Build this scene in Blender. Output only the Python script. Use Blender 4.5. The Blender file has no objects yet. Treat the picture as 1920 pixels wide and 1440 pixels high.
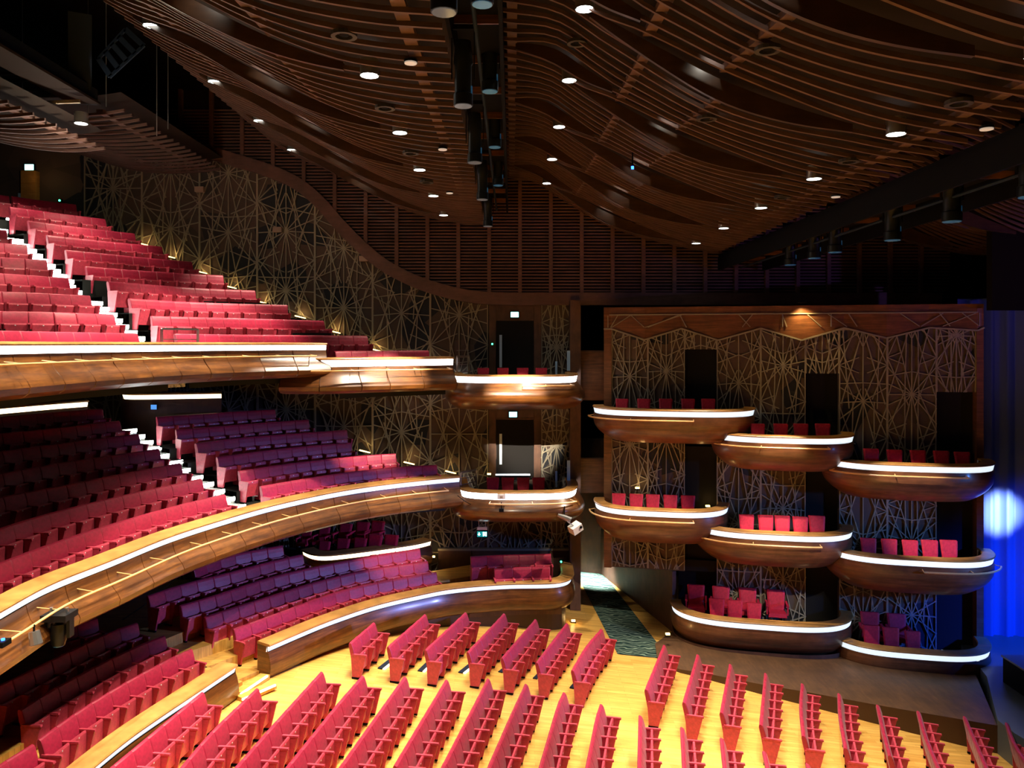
import bpy, math, random
import numpy as np
from mathutils import Vector

# ---------------------------------------------------------------- camera, world, exposure, big lights
S = bpy.context.scene
COL = S.collection
F, E, HY, CX = 1500.0, 10.2, 645.0, 960.0
cam = bpy.data.cameras.new('camera')
cam.sensor_fit = 'HORIZONTAL'; cam.sensor_width = 36.0
cam.lens = F / 1920 * 36
cam.shift_y = -(720 - HY) / 1920.0
cam.clip_start = 0.1; cam.clip_end = 200
co = bpy.data.objects.new('camera', cam); COL.objects.link(co)
co.location = (0, 0, E); co.rotation_euler = (math.pi / 2, 0, 0)
S.camera = co
W = bpy.data.worlds.new('world'); S.world = W; W.use_nodes = True
W.node_tree.nodes['Background'].inputs[0].default_value = (0.02, 0.02, 0.03, 1)
W.node_tree.nodes['Background'].inputs[1].default_value = 0.05
S.view_settings.view_transform = 'Standard'; S.view_settings.look = 'None'
S.view_settings.exposure = 0.0; S.view_settings.gamma = 1.0
S.view_settings.use_curve_mapping = False
S.cycles.use_denoising = True
S.cycles.max_bounces = 7; S.cycles.diffuse_bounces = 4; S.cycles.glossy_bounces = 3
S.cycles.sample_clamp_indirect = 4.0
S.cycles.caustics_reflective = False; S.cycles.caustics_refractive = False

def spot(loc, target, energy, color=(1, 1, 1), size=60, blend=0.5, radius=0.12):
    l = bpy.data.lights.new('lamp', 'SPOT'); l.energy = energy; l.color = color
    l.spot_size = math.radians(size); l.spot_blend = blend; l.shadow_soft_size = radius
    o = bpy.data.objects.new('lamp', l); COL.objects.link(o); o.location = loc
    d = Vector(target) - Vector(loc)
    o.rotation_euler = d.to_track_quat('-Z', 'Y').to_euler()
    return o

WARM = (1.0, 0.86, 0.66); COOL = (0.85, 0.93, 1.0)
P_DOWN = 5200
DOWN_Y = [2.55, 6.28, 10.02, 13.75, 17.48, 21.21, 24.94, 28.67]
# (x, z, aim x shift) of the four files of ceiling downlights
DOWN = [(-7.9, 17.0, -3.2, 1.25), (-2.45, 14.8, -4.4, 1.1), (1.25, 15.95, 0.0, 1.0), (6.6, 13.8, 0.0, 1.0)]
for (x, z, ax, k) in DOWN:
    for y in DOWN_Y:
        if x > 6 and y > 27: continue
        kk = k * ((0.45 if x < -3 else 0.12) if y > 27 else 1.0)
        spot((x, y, z - 0.25), (x + ax, y - (1.2 if y > 24 else 0), 0), P_DOWN * kk, WARM, 62, 0.75)
# stage rig: blue washes towards the house and the drapes
spot((24, 12, 8), (-5, 25.3, 2.6), 30000, (0.22, 0.32, 1.0), 23, 0.9, 0.3)
spot((26, 9, 7), (17, 23, 14), 2500, (0.4, 0.22, 1.0), 50, 0.9, 0.3)
# profile lamps of the ceiling slot, trained on the balcony fronts
for y, t, en, sz in ((17.2, (0.15, 27.6, 8.4), 42000, 12), (21.6, (-3.8, 26.4, 9.2), 12000, 20), (13.1, (0.2, 27.6, 4.4), 4500, 9), (17.2, (-3.6, 26.6, 5.0), 13000, 13)):
    spot((-0.8, y, 13.9), t, en, WARM, sz, 0.8, 0.04)
spot((22, 15, 6), (12.3, 24.9, 3.2), 6000, (0.1, 0.3, 1.0), 30, 0.6, 0.3)
spot((22, 14, 8), (18.5, 27, 0.6), 42000, (0.005, 0.07, 1.0), 40, 1.0, 0.3)
spot((20, 15, 7), (17.1, 27.9, 4.3), 110000, (0.6, 0.68, 1.0), 7.5, 0.9, 0.1)
# spots added under the canopies to brighten the upper balcony rows
for x, y, z in ((-12.2, 17.6, 15.3), (-12.4, 20.4, 15.3), (-12.6, 23.6, 16.5), (-13.6, 26.4, 16.6), (-15.2, 18.6, 15.8), (-15.4, 22.0, 15.8)):
    spot((x, y, z), (x - 0.4, y + 0.3, 9), 850, WARM, 80, 0.7)
for x, y, z in ((-15.9, 26.3, 16.6), (-14.4, 27.6, 16.5), (-16.6, 24.4, 16.4)):
    spot((x, y, z), (x, y + 0.5, 12), 330, WARM, 95, 0.8)
# profile lamps of the stage-side bridge, trained on the boxes
for y, t in ((25.3, (5.4, 26.4, 8.2)), (23.3, (8.8, 25.7, 7.4)), (21.8, (12.2, 24.9, 6.5)), (18.5, (5.0, 26.5, 4.8)), (16.0, (9.0, 25.6, 4.0))):
    spot((8.8, y, 12.42), t, 7000, WARM, 17, 0.9, 0.04)

# ---------------------------------------------------------------- helpers
def U(px, py, z):
    Y = F * (E - z) / (py - HY); return ((px - CX) * Y / F, Y)
def PX(px, Y): return ((px - CX) * Y / F, Y)
def ZY(py, Y): return E - (py - HY) * Y / F
def proj(x, y, z): return (CX + F * x / y, HY + F * (E - z) / y)
def zf(x): return 0.36 - 0.1 * max(-7.2, min(13.0, x))

class MB:
    def __init__(s): s.v = []; s.f = []; s.m = []
    def add(s, vs, fs, mi=0):
        b = len(s.v); s.v += [tuple(p) for p in vs]
        for f in fs: s.f.append(tuple(b + i for i in f)); s.m.append(mi)
    def box(s, x0, x1, y0, y1, z0, z1, mi=0):
        s.add([(x0,y0,z0),(x1,y0,z0),(x1,y1,z0),(x0,y1,z0),(x0,y0,z1),(x1,y0,z1),(x1,y1,z1),(x0,y1,z1)],
              [(0,3,2,1),(4,5,6,7),(0,1,5,4),(1,2,6,5),(2,3,7,6),(3,0,4,7)], mi)
    def hexa(s, p, mi=0):   # 8 points, bottom ring then top ring
        s.add(p, [(0,3,2,1),(4,5,6,7),(0,1,5,4),(1,2,6,5),(2,3,7,6),(3,0,4,7)], mi)
    def bar(s, a, b, w, h, up=(0, 0, 1), mi=0):   # box beam from a to b, w across, h along up
        a = Vector(a); b = Vector(b); d = (b - a)
        if d.length < 1e-6: return
        d.normalize(); up = Vector(up)
        sd = d.cross(up)
        if sd.length < 1e-4: sd = d.cross(Vector((1, 0, 0)))
        sd.normalize(); u2 = sd.cross(d)
        A = [sd * (i * w / 2) + u2 * (j * h / 2) for i, j in ((-1,-1),(1,-1),(1,1),(-1,1))]
        s.hexa([a + q for q in A] + [b + q for q in A], mi)
    def tube(s, pts, r, n=6, mi=0, caps=True):
        rings = []; P = [Vector(p) for p in pts]; b = len(s.v)
        for i, p in enumerate(P):
            d = (P[min(i + 1, len(P) - 1)] - P[max(i - 1, 0)]).normalized()
            a = d.cross(Vector((0, 0, 1)))
            if a.length < 1e-3: a = Vector((1, 0, 0))
            a.normalize(); c = d.cross(a)
            rr = r[i] if isinstance(r, (list, tuple)) else r
            for k in range(n):
                t = 2 * math.pi * k / n; s.v.append(tuple(p + (a * math.cos(t) + c * math.sin(t)) * rr))
        for i in range(len(P) - 1):
            for k in range(n):
                s.f.append((b+i*n+k, b+i*n+(k+1) % n, b+(i+1)*n+(k+1) % n, b+(i+1)*n+k)); s.m.append(mi)
        if caps:
            s.f.append(tuple(b + k for k in reversed(range(n)))); s.m.append(mi)
            s.f.append(tuple(b + (len(P)-1)*n + k for k in range(n))); s.m.append(mi)
    def grid(s, rows, mi=0, closed=False):   # rows of points lofted
        b = len(s.v); n = len(rows[0])
        for r in rows: s.v += [tuple(p) for p in r]
        for i in range(len(rows) - 1):
            for k in range(n if closed else n - 1):
                s.f.append((b+i*n+k, b+i*n+(k+1) % n, b+(i+1)*n+(k+1) % n, b+(i+1)*n+k)); s.m.append(mi)
    def poly(s, pts, mi=0): s.add(pts, [tuple(range(len(pts)))], mi)
    def prism(s, pts, off, mi=0):
        n = len(pts); q = [tuple(Vector(p) + Vector(off)) for p in pts]
        s.add(list(pts) + q, [tuple(reversed(range(n))), tuple(range(n, 2*n))] + [(i, (i+1) % n, n+(i+1) % n, n+i) for i in range(n)], mi)
    def mesh(s, name, mats, smooth=False):
        me = bpy.data.meshes.new(name); me.from_pydata(s.v, [], s.f)
        for m in (mats if isinstance(mats, (list, tuple)) else [mats]): me.materials.append(m)
        if any(s.m): me.polygons.foreach_set('material_index', s.m)
        if smooth: me.polygons.foreach_set('use_smooth', [True] * len(me.polygons))
        me.update(); return me
    def build(s, name, mats, parent=None, smooth=False, **tags):
        o = bpy.data.objects.new(name, s.mesh(name, mats, smooth)); COL.objects.link(o)
        if parent is not None: o.parent = parent
        for k, v in tags.items(): o[k] = v
        return o

def auto_smooth(o, ang=40):
    me = o.data
    me.polygons.foreach_set('use_smooth', [True] * len(me.polygons))
    try: me.set_sharp_from_angle(angle=math.radians(ang))
    except Exception: pass
    return o

def empty(name, loc, label=None, cat=None, group=None, rz=0.0, kind=None):
    o = bpy.data.objects.new(name, None); COL.objects.link(o); o.location = loc; o.rotation_euler = (0, 0, rz)
    o.empty_display_size = 0.2
    if label: o['label'] = label
    if cat: o['category'] = cat
    if group: o['group'] = group
    if kind: o['kind'] = kind
    return o
def part(o, parent, worldspace=True):
    o.parent = parent
    return o
def inv(parent):  # children modelled in world space under an empty with only a translation
    return parent
def copyobj(src, parent=None):
    o = src.copy(); COL.objects.link(o)
    if parent is not None: o.parent = parent
    return o

def catmull(pts, step=0.3):
    P = [np.array(p, float) for p in pts]
    if len(P) == 2: dense = [P[0] + (P[1]-P[0]) * t for t in np.linspace(0, 1, 30)]
    else:
        Q = [2*P[0]-P[1]] + P + [2*P[-1]-P[-2]]; dense = []
        for i in range(1, len(Q) - 2):
            a, b, c, d = Q[i-1], Q[i], Q[i+1], Q[i+2]
            for t in np.linspace(0, 1, 14, endpoint=False):
                dense.append(0.5*((2*b)+(c-a)*t+(2*a-5*b+4*c-d)*t*t+(3*b-a-3*c+d)*t**3))
        dense.append(P[-1])
    return resample(dense, step)
def resample(dense, step):
    D = np.array(dense); seg = np.linalg.norm(np.diff(D, axis=0), axis=1); L = np.concatenate([[0], np.cumsum(seg)])
    n = max(1, int(round(L[-1] / step))); t = np.linspace(0, L[-1], n + 1)
    return np.stack([np.interp(t, L, D[:, k]) for k in range(D.shape[1])], 1)
def smooth(C, it=3):
    C = C.copy()
    for _ in range(it): C[1:-1] = 0.25*C[:-2] + 0.5*C[1:-1] + 0.25*C[2:]
    return C
def plen(C): return float(np.sum(np.linalg.norm(np.diff(C, axis=0), axis=1)))
def normals(C):   # right-hand side of travel
    T = np.gradient(C[:, :2], axis=0); T /= np.linalg.norm(T, axis=1)[:, None] + 1e-9
    return np.stack([T[:, 1], -T[:, 0]], 1), T

# ---------------------------------------------------------------- materials
def mat(name, col, rough=0.6, metal=0.0, spec=0.5, emit=None, es=0.0, build=None, coat=0.0, sheen=0.0):
    m = bpy.data.materials.new(name); m.use_nodes = True; nt = m.node_tree; b = nt.nodes['Principled BSDF']
    b.inputs['Base Color'].default_value = (*col, 1); b.inputs['Roughness'].default_value = rough
    b.inputs['Metallic'].default_value = metal; b.inputs['Specular IOR Level'].default_value = spec
    if coat: b.inputs['Coat Weight'].default_value = coat; b.inputs['Coat Roughness'].default_value = 0.15
    if sheen: b.inputs['Sheen Weight'].default_value = sheen; b.inputs['Sheen Roughness'].default_value = 0.4
    if emit: b.inputs['Emission Color'].default_value = (*emit, 1); b.inputs['Emission Strength'].default_value = es
    if build: build(nt, b)
    return m
def nodes_noise(nt, scale, mapping, detail=4, rough=0.6, dist=0.0, coord='Object'):
    tc = nt.nodes.new('ShaderNodeTexCoord'); mp = nt.nodes.new('ShaderNodeMapping'); n = nt.nodes.new('ShaderNodeTexNoise')
    mp.inputs['Scale'].default_value = mapping; nt.links.new(tc.outputs[coord], mp.inputs[0]); nt.links.new(mp.outputs[0], n.inputs['Vector'])
    n.inputs['Scale'].default_value = scale; n.inputs['Detail'].default_value = detail; n.inputs['Roughness'].default_value = rough
    n.inputs['Distortion'].default_value = dist
    return n
def ramp(nt, fac, stops):
    r = nt.nodes.new('ShaderNodeValToRGB'); e = r.color_ramp.elements
    while len(e) < len(stops): e.new(0.5)
    for i, (p, c) in enumerate(stops): e[i].position = p; e[i].color = (*c, 1)
    nt.links.new(fac, r.inputs[0]); return r
def bump(nt, b, h, strength=0.2, dist=0.02):
    n = nt.nodes.new('ShaderNodeBump'); n.inputs['Strength'].default_value = strength; n.inputs['Distance'].default_value = dist
    nt.links.new(h, n.inputs['Height']); nt.links.new(n.outputs[0], b.inputs['Normal'])
def wood(dark, midc, light, sc=(0.7, 0.7, 9.0), s=1.3):
    def f(nt, b):
        n = nodes_noise(nt, s, sc, 6, 0.65, 0.6); r = ramp(nt, n.outputs['Fac'], [(0.25, dark), (0.5, midc), (0.75, light)])
        n2 = nodes_noise(nt, 2.2, (1, 1, 1), 3); r2 = ramp(nt, n2.outputs['Fac'], [(0.3, (0.7, 0.7, 0.7)), (0.7, (1.15, 1.12, 1.1))])
        mx = nt.nodes.new('ShaderNodeMix'); mx.data_type = 'RGBA'; mx.blend_type = 'MULTIPLY'; mx.inputs[0].default_value = 1
        nt.links.new(r.outputs[0], mx.inputs[6]); nt.links.new(r2.outputs[0], mx.inputs[7]); nt.links.new(mx.outputs[2], b.inputs['Base Color'])
    return f
def velvet(base):
    def f(nt, b):
        n = nodes_noise(nt, 14, (1, 1, 1), 3); r = ramp(nt, n.outputs['Fac'], [(0.3, tuple(c*0.8 for c in base)), (0.7, tuple(min(1, c*1.2) for c in base))])
        nt.links.new(r.outputs[0], b.inputs['Base Color'])
    return f
def f_floor(nt, b):
    tc = nt.nodes.new('ShaderNodeTexCoord'); br = nt.nodes.new('ShaderNodeTexBrick'); nt.links.new(tc.outputs['Object'], br.inputs['Vector'])
    br.inputs['Color1'].default_value = (0.66, 0.36, 0.075, 1); br.inputs['Color2'].default_value = (0.80, 0.48, 0.12, 1); br.inputs['Mortar'].default_value = (0.4, 0.2, 0.04, 1)
    br.inputs['Scale'].default_value = 1.0; br.inputs['Brick Width'].default_value = 1.1; br.inputs['Row Height'].default_value = 0.14; br.inputs['Mortar Size'].default_value = 0.003
    n = nodes_noise(nt, 2.0, (0.6, 6, 1), 5); r = ramp(nt, n.outputs['Fac'], [(0.3, (0.75, 0.72, 0.65)), (0.7, (1.1, 1.1, 1.1))])
    mx = nt.nodes.new('ShaderNodeMix'); mx.data_type = 'RGBA'; mx.blend_type = 'MULTIPLY'; mx.inputs[0].default_value = 1
    nt.links.new(br.outputs[0], mx.inputs[6]); nt.links.new(r.outputs[0], mx.inputs[7]); nt.links.new(mx.outputs[2], b.inputs['Base Color'])
def f_carpet(nt, b):
    tc = nt.nodes.new('ShaderNodeTexCoord'); w = nt.nodes.new('ShaderNodeTexWave'); nt.links.new(tc.outputs['Object'], w.inputs['Vector'])
    w.inputs['Scale'].default_value = 1.9; w.inputs['Distortion'].default_value = 7; w.inputs['Detail'].default_value = 1.0; w.inputs['Detail Scale'].default_value = 1.6
    w.bands_direction = 'Y'
    r = ramp(nt, w.outputs['Fac'], [(0.70, (0.012, 0.03, 0.028)), (0.85, (0.16, 0.22, 0.17))]); nt.links.new(r.outputs[0], b.inputs['Base Color'])
def f_back(nt, b):
    tc = nt.nodes.new('ShaderNodeTexCoord'); v = nt.nodes.new('ShaderNodeTexVoronoi'); nt.links.new(tc.outputs['Object'], v.inputs['Vector']); v.inputs['Scale'].default_value = 1.1
    r = ramp(nt, v.outputs['Color'], [(0.27, (0.006, 0.008, 0.015)), (0.31, (0.062, 0.042, 0.033)), (0.8, (0.095, 0.06, 0.047))])
    nt.links.new(r.outputs[0], b.inputs['Base Color'])

WOOD = mat('warm_wood', (0.3, 0.12, 0.03), 0.34, coat=0.3, build=wood((0.04, 0.013, 0.0035), (0.12, 0.042, 0.009), (0.24, 0.096, 0.02)))
WOODCAP = mat('cap_wood', (0.4, 0.2, 0.05), 0.4, build=wood((0.33, 0.15, 0.035), (0.43, 0.21, 0.055), (0.52, 0.27, 0.08)))
WOODRED = mat('red_wood', (0.2, 0.07, 0.03), 0.38, coat=0.25, build=wood((0.07, 0.024, 0.010), (0.15, 0.056, 0.022), (0.25, 0.10, 0.042)))
WALLWOOD = mat('wall_wood', (0.1, 0.05, 0.03), 0.6, build=wood((0.055, 0.024, 0.014), (0.09, 0.04, 0.023), (0.12, 0.055, 0.03), (3, 3, 1.0)))
SLAT = mat('slat_wood', (0.22, 0.09, 0.05), 0.6, build=wood((0.06, 0.031, 0.026), (0.088, 0.044, 0.037), (0.12, 0.060, 0.051), (0.8, 6, 6)))
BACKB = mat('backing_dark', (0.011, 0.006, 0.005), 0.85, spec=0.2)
PETAL = mat('petal_board', (0.17, 0.075, 0.035), 0.3, build=wood((0.03, 0.014, 0.008), (0.045, 0.021, 0.011), (0.06, 0.029, 0.015), (0.8, 6, 6)))
BRASS = mat('brass_strip', (0.27, 0.24, 0.18), 0.5, 0.1)
WALLSLAT = mat('wall_slat', (0.1, 0.045, 0.036), 0.6, build=wood((0.085, 0.038, 0.03), (0.11, 0.05, 0.04), (0.14, 0.066, 0.052), (1, 6, 6)))
RAILM = mat('rail_wood', (0.75, 0.45, 0.18), 0.3)
LATBACK = mat('lattice_back', (0.05, 0.03, 0.025), 0.7, build=f_back)
FLOORM = mat('stalls_floor', (0.7, 0.4, 0.1), 0.42, build=f_floor)
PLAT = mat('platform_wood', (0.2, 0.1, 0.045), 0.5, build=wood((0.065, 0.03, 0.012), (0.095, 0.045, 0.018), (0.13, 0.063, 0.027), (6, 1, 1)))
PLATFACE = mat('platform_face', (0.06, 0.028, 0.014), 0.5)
CARPET = mat('carpet', (0.03, 0.05, 0.05), 0.95, spec=0.1, build=f_carpet)
TREAD = mat('tread_dark', (0.02, 0.022, 0.02), 0.9, spec=0.1)
STEPC = mat('step_carpet', (0.42, 0.45, 0.42), 0.9, spec=0.1, build=lambda nt, b: nt.links.new(ramp(nt, nodes_noise(nt, 9, (1, 1, 1), 2).outputs['Fac'], [(0.38, (0.2, 0.24, 0.22)), (0.5, (0.8, 0.82, 0.78))]).outputs[0], b.inputs['Base Color']))  # LED glare on the treads put into a pale carpet colour
RED = mat('crimson_velvet', (0.42, 0.015, 0.06), 0.48, spec=0.55, sheen=0.1, build=velvet((0.36, 0.010, 0.045)))
REDP = mat('crimson_panel', (0.42, 0.03, 0.055), 0.42, spec=0.5, build=velvet((0.50, 0.05, 0.085)))
DARKRED = mat('box_chair_velvet', (0.4, 0.02, 0.05), 0.6, spec=0.35, build=velvet((0.5, 0.016, 0.05)))
CHAIRW = mat('chair_wood', (0.05, 0.018, 0.01), 0.4)
BLACK = mat('black', (0.004, 0.004, 0.005), 0.7, spec=0.06)
NIGHT = mat('dark_wall', (0.007, 0.006, 0.008), 0.85, spec=0.1)
DOORM = mat('door_dark', (0.010, 0.009, 0.009), 0.7, spec=0.15)
LAMPM = mat('lamp_body', (0.005, 0.007, 0.010), 0.4, 0.0, spec=0.25)
STEEL = mat('steel', (0.5, 0.5, 0.5), 0.3, 0.9)
GRILL = mat('gantry', (0.012, 0.021, 0.042), 0.7, 0.0, spec=0.1)
WHITEP = mat('white_plastic', (0.75, 0.72, 0.68), 0.5)
GLASS = mat('balustrade_glass', (0.35, 0.55, 0.8), 0.15, spec=0.6)
PLATEM = mat('number_plate', (0.8, 0.8, 0.8), 0.3)
DRAPE = mat('stage_drape', (0.05, 0.09, 0.26), 0.6)
STAGEM = mat('stage_floor', (0.1, 0.12, 0.13), 0.45)
LED = mat('led_strip', (1, 1, 1), 0.5, emit=(0.80, 0.93, 1.0), es=0.98)
LEDHI = mat('led_strip_bright', (1, 1, 1), 0.5, emit=(0.95, 0.97, 1.0), es=8.0)
LEDW = mat('led_warm', (1, 1, 1), 0.5, emit=(1.0, 0.85, 0.5), es=4.0)
LEDSTEP = mat('led_step', (1, 1, 1), 0.5, emit=(0.92, 1.0, 0.93), es=9.0)
LAMPON = mat('lamp_on', (1, 1, 1), 0.5, emit=(0.9, 1.0, 0.95), es=14.0)
LAMPOFF = mat('lens_dim', (0.6, 0.55, 0.5), 0.3, emit=(1, 0.85, 0.7), es=0.35)  # faint glow put into the colour of the unlit discs
AMBER = mat('amber_light', (1, 0.7, 0.3), 0.5, emit=(1.0, 0.62, 0.18), es=7.0)
EXITM = mat('exit_panel', (0.6, 1, 0.95), 0.5, emit=(0.35, 1.0, 0.95), es=3.5)
EXITD = mat('exit_dim', (0.0, 0.3, 0.3), 0.5, emit=(0.0, 0.3, 0.33), es=0.8)
WHITEE = mat('sign_white', (1, 1, 1), 0.5, emit=(0.9, 1, 1), es=5.0)
GREEN = mat('green_led', (0, 1, 0.4), 0.5, emit=(0.05, 1, 0.35), es=9.0)
BLUEL = mat('blue_led', (0, 0.2, 1), 0.5, emit=(0.02, 0.1, 1), es=9.0)
LENS = mat('lens', (0.1, 0.11, 0.12), 0.1, 0.5, emit=(0.7, 0.6, 0.55), es=0.12)
LENSBLUE = mat('lens_blue', (0.1, 0.3, 0.6), 0.2, 0.2, emit=(0.02, 0.25, 0.6), es=0.1)

# ---------------------------------------------------------------- shell
WY = 31.0
b = MB()
nx = 60
xs = np.linspace(-24, 30, nx + 1)
b.grid([[(x, -4, zf(x)) for x in xs], [(x, 37, zf(x)) for x in xs]])
b.build('floor', FLOORM, kind='structure')
b = MB(); b.box(-24, 30, -4, 37, 20.0, 20.3)
ceil = b.build('ceiling', BLACK, kind='structure')
b = MB(); b.box(-24.3, -24, -4, 37, -2, 20.3); b.build('wall_left', NIGHT, kind='structure')
b = MB(); b.box(30, 30.3, -4, 37, -2, 20.3); b.build('wall_right', NIGHT, kind='structure')
b = MB(); b.box(-24, 30, -4.3, -4, -2, 20.3); b.build('wall_front', NIGHT, kind='structure')

# ---- far side wall: lattice field, doors, louvre field above the curved trim
wb = MB(); wb.box(-24, 2.55, WY, WY + 0.3, -1, 20.0)
wall = wb.build('wall_back', LATBACK, kind='structure')
b = MB(); b.box(-24, 30, 36.6, 36.9, -2, 20.0); b.build('wall_far', NIGHT, kind='structure')
b = MB(); b.box(2.55, 30, WY + 0.1, WY + 0.3, 11.9, 20.0); b.build('wall_upper', NIGHT, kind='structure')

TR = [(-13.0, 17.75), (-11.8, 17.6), (-10.6, 17.25), (-9.6, 16.95), (-8.4, 16.45), (-7.44, 15.7), (-6.6, 14.75), (-5.8, 13.95), (-4.95, 13.25), (-4.1, 12.78), (-3.3, 12.45), (-2.25, 12.15), (-1.2, 11.98), (0, 11.94), (2.5, 11.94), (5, 11.94), (8, 11.94), (11, 11.94), (16.5, 11.94)]
TRX = np.array([p[0] for p in TR]); TRZ = np.array([p[1] for p in TR])
def trz(x): return float(np.interp(x, TRX, TRZ))
# trim board following the curve
b = MB(); C = catmull(TR, 0.35)
T = np.gradient(C, axis=0); T /= np.linalg.norm(T, axis=1)[:, None]; Nn = np.stack([T[:, 1] * -1, T[:, 0]], 1)
ring = []
for (x, z), n in zip(C, Nn):
    a = (x - n[0]*0.24, z - n[1]*0.24); c = (x + n[0]*0.24, z + n[1]*0.24)
    ring.append([(a[0], WY, a[1]), (a[0], WY-0.32, a[1]), (c[0], WY-0.32, c[1]), (c[0], WY, c[1])])
b.grid(ring, closed=True); b.poly(ring[0]); b.poly(list(reversed(ring[-1])))
b.build('curved_trim', WALLSLAT, wall)
# louvre bays
for k in range(26):
    x0 = (745 - CX) * WY / F - 8 * 1.188 + k * 1.188; x1 = x0 + 1.188
    pz = trz(x0)
    b = MB(); b.box(x0 - 0.07, x0 + 0.07, WY - 0.27, WY, pz, 20.0); b.build('louvre_post', WALLSLAT, wall)
    b = MB(); n = 8; lo = [(x0 + (x1-x0)*i/n, WY - 0.1, trz(x0 + (x1-x0)*i/n)) for i in range(n+1)]
    b.poly(lo + [(x1, WY - 0.1, 20.0), (x0, WY - 0.1, 20.0)]); b.build('louvre_backing', BACKB, wall)
    b = MB(); z = 11.98
    while z < 19.2:
        xa = x0 + 0.07
        if trz(xa) > z - 0.05:
            xx = np.linspace(x0 + 0.07, x1 - 0.07, 30); ok = [q for q in xx if trz(q) < z]
            xa = ok[0] if ok else None
        if xa is not None and xa < x1 - 0.12: b.box(xa, x1 - 0.07, WY - 0.19, WY - 0.11, z, z + 0.055)
        z += 0.122
    b.build('louvre_slats', WALLSLAT, wall, kind='stuff')

def lattice(mb, x0, x1, z0, z1, P, rng, w=0.036, cell=2.3, depth=0.05):
    """star lattice of flat strips in a panel; P maps (u, z, out) to world."""
    def ln(a, c):
        (u0, w0), (u1, w1) = a, c
        # clip to the panel
        t0, t1 = 0.0, 1.0; du, dz = u1-u0, w1-w0
        for p, q in ((-du, u0-x0), (du, x1-u0), (-dz, w0-z0), (dz, z1-w0)):
            if abs(p) < 1e-9:
                if q < 0: return
                continue
            r = q / p
            if p < 0: t0 = max(t0, r)
            else: t1 = min(t1, r)
        if t1 - t0 < 1e-3: return
        A = (u0+du*t0, w0+dz*t0); B = (u0+du*t1, w0+dz*t1)
        d = Vector((B[0]-A[0], B[1]-A[1])); L = d.length
        if L < 0.05: return
        n = Vector((-d.y, d.x)) / L * w / 2
        jit = rng.uniform(0, 0.02)
        q = []
        for o in (0.0, depth + jit):
            q += [P(A[0]+n.x, A[1]+n.y, o), P(A[0]-n.x, A[1]-n.y, o), P(B[0]-n.x, B[1]-n.y, o), P(B[0]+n.x, B[1]+n.y, o)]
        mb.hexa(q)
    xc = (x0 + x1) / 2; hw = (x1 - x0) / 2
    for u in (x0 + w/2, x1 - w/2, xc): ln((u, z0), (u, z1))
    z = z0 - rng.uniform(0, cell * 0.5); i = 0
    while z < z1 + cell:
        hub = (xc, z); ang = rng.uniform(0, 0.2)
        nray = rng.choice((5, 6, 7))
        for r in range(nray):      # mirrored rays from the hub on the axis
            a = math.pi * (r + 0.35 + ang) / nray - math.pi / 2
            for s in (-1, 1):
                L = rng.uniform(0.9, 1.5) * cell if abs(math.cos(a)) < 0.5 else hw / max(0.2, abs(math.cos(a)))
                ln(hub, (xc + s * math.cos(a) * L, z + math.sin(a) * L))
        zz = z + cell * 0.5
        for r in range(4):         # rays from the edge hubs
            a = math.pi * (r + 0.5) / 4 - math.pi / 2
            L = hw * rng.uniform(0.55, 1.0) / max(0.3, math.cos(a))
            ln((x0, zz), (x0 + math.cos(a)*L, zz + math.sin(a)*L)); ln((x1, zz), (x1 - math.cos(a)*L, zz + math.sin(a)*L))
        k1 = rng.uniform(-0.25, 0.25) * cell; h = z + rng.uniform(0.2, 0.4) * cell
        ln((x0, h), (xc, h + k1*0.5)); ln((xc, h + k1*0.5), (x1, h))
        q = rng.uniform(0.25, 0.6) * hw
        for s in (-1, 1): ln((xc + s*q, z - 0.1*cell), (xc + s*q*rng.uniform(0.7, 1.5), z + 1.0*cell))
        z += cell; i += 1

rng = random.Random(5)
pw = 108 * WY / F
xk = (915 - CX) * WY / F
k = 0
while xk - k * pw > -15.6:
    x1 = xk - k * pw; x0 = x1 - pw
    b = MB(); zt = min(17.6, trz(x0) + 0.25)
    lattice(b, x0, x1, 0.9, zt, lambda u, z, o: (u, WY - o, z), rng)
    b.build('lattice_panel', BRASS, wall, kind='stuff'); k += 1
b = MB(); lattice(b, (1015-CX)*WY/F, (1072-CX)*WY/F, 0.9, 11.8, lambda u, z, o: (u, WY - o, z), rng, cell=1.9)
b.build('lattice_panel', BRASS, wall, kind='stuff')
b = MB(); b.box((917-CX)*WY/F, (930-CX)*WY/F, WY-0.14, WY, 4.4, 11.8); b.build('door_jamb', WALLWOOD, wall)
b = MB(); b.box((1001-CX)*WY/F, (1014-CX)*WY/F, WY-0.14, WY, 4.4, 11.8); b.build('door_jamb', WALLWOOD, wall)
b = MB(); b.box((930-CX)*WY/F, (1001-CX)*WY/F, WY-0.1, WY, 11.13, 11.8)
b.box((930-CX)*WY/F, (1001-CX)*WY/F, WY-0.1, WY, 7.3, 8.3); b.build('door_lintel', WALLWOOD, wall)
b = MB(); b.box(2.2, 2.6, WY-0.75, WY+0.2, zf(2.4), 11.85); b.build('column', WALLWOOD, kind='structure', label='tall wooden corner post beside the carpeted side passage')
b = MB(); lattice(b, (915-CX)*WY/F, (1015-CX)*WY/F, 0.9, 4.4, lambda u, z, o: (u, WY - o, z), rng, cell=1.6)
b.build('lattice_panel', BRASS, wall, kind='stuff')
for q in range(4):
    xa = (822-CX)*WY/F + q*1.3; b = MB(); b.box(xa+0.01, xa+1.29, WY-0.16, WY, 0.3, 2.24); b.build('dado_panel', WALLWOOD, wall)
b = MB(); b.box((822-CX)*WY/F, (822-CX)*WY/F+5.2, WY-0.2, WY, 2.24, 2.32); b.build('dado_rail', BRASS, wall)
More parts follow.
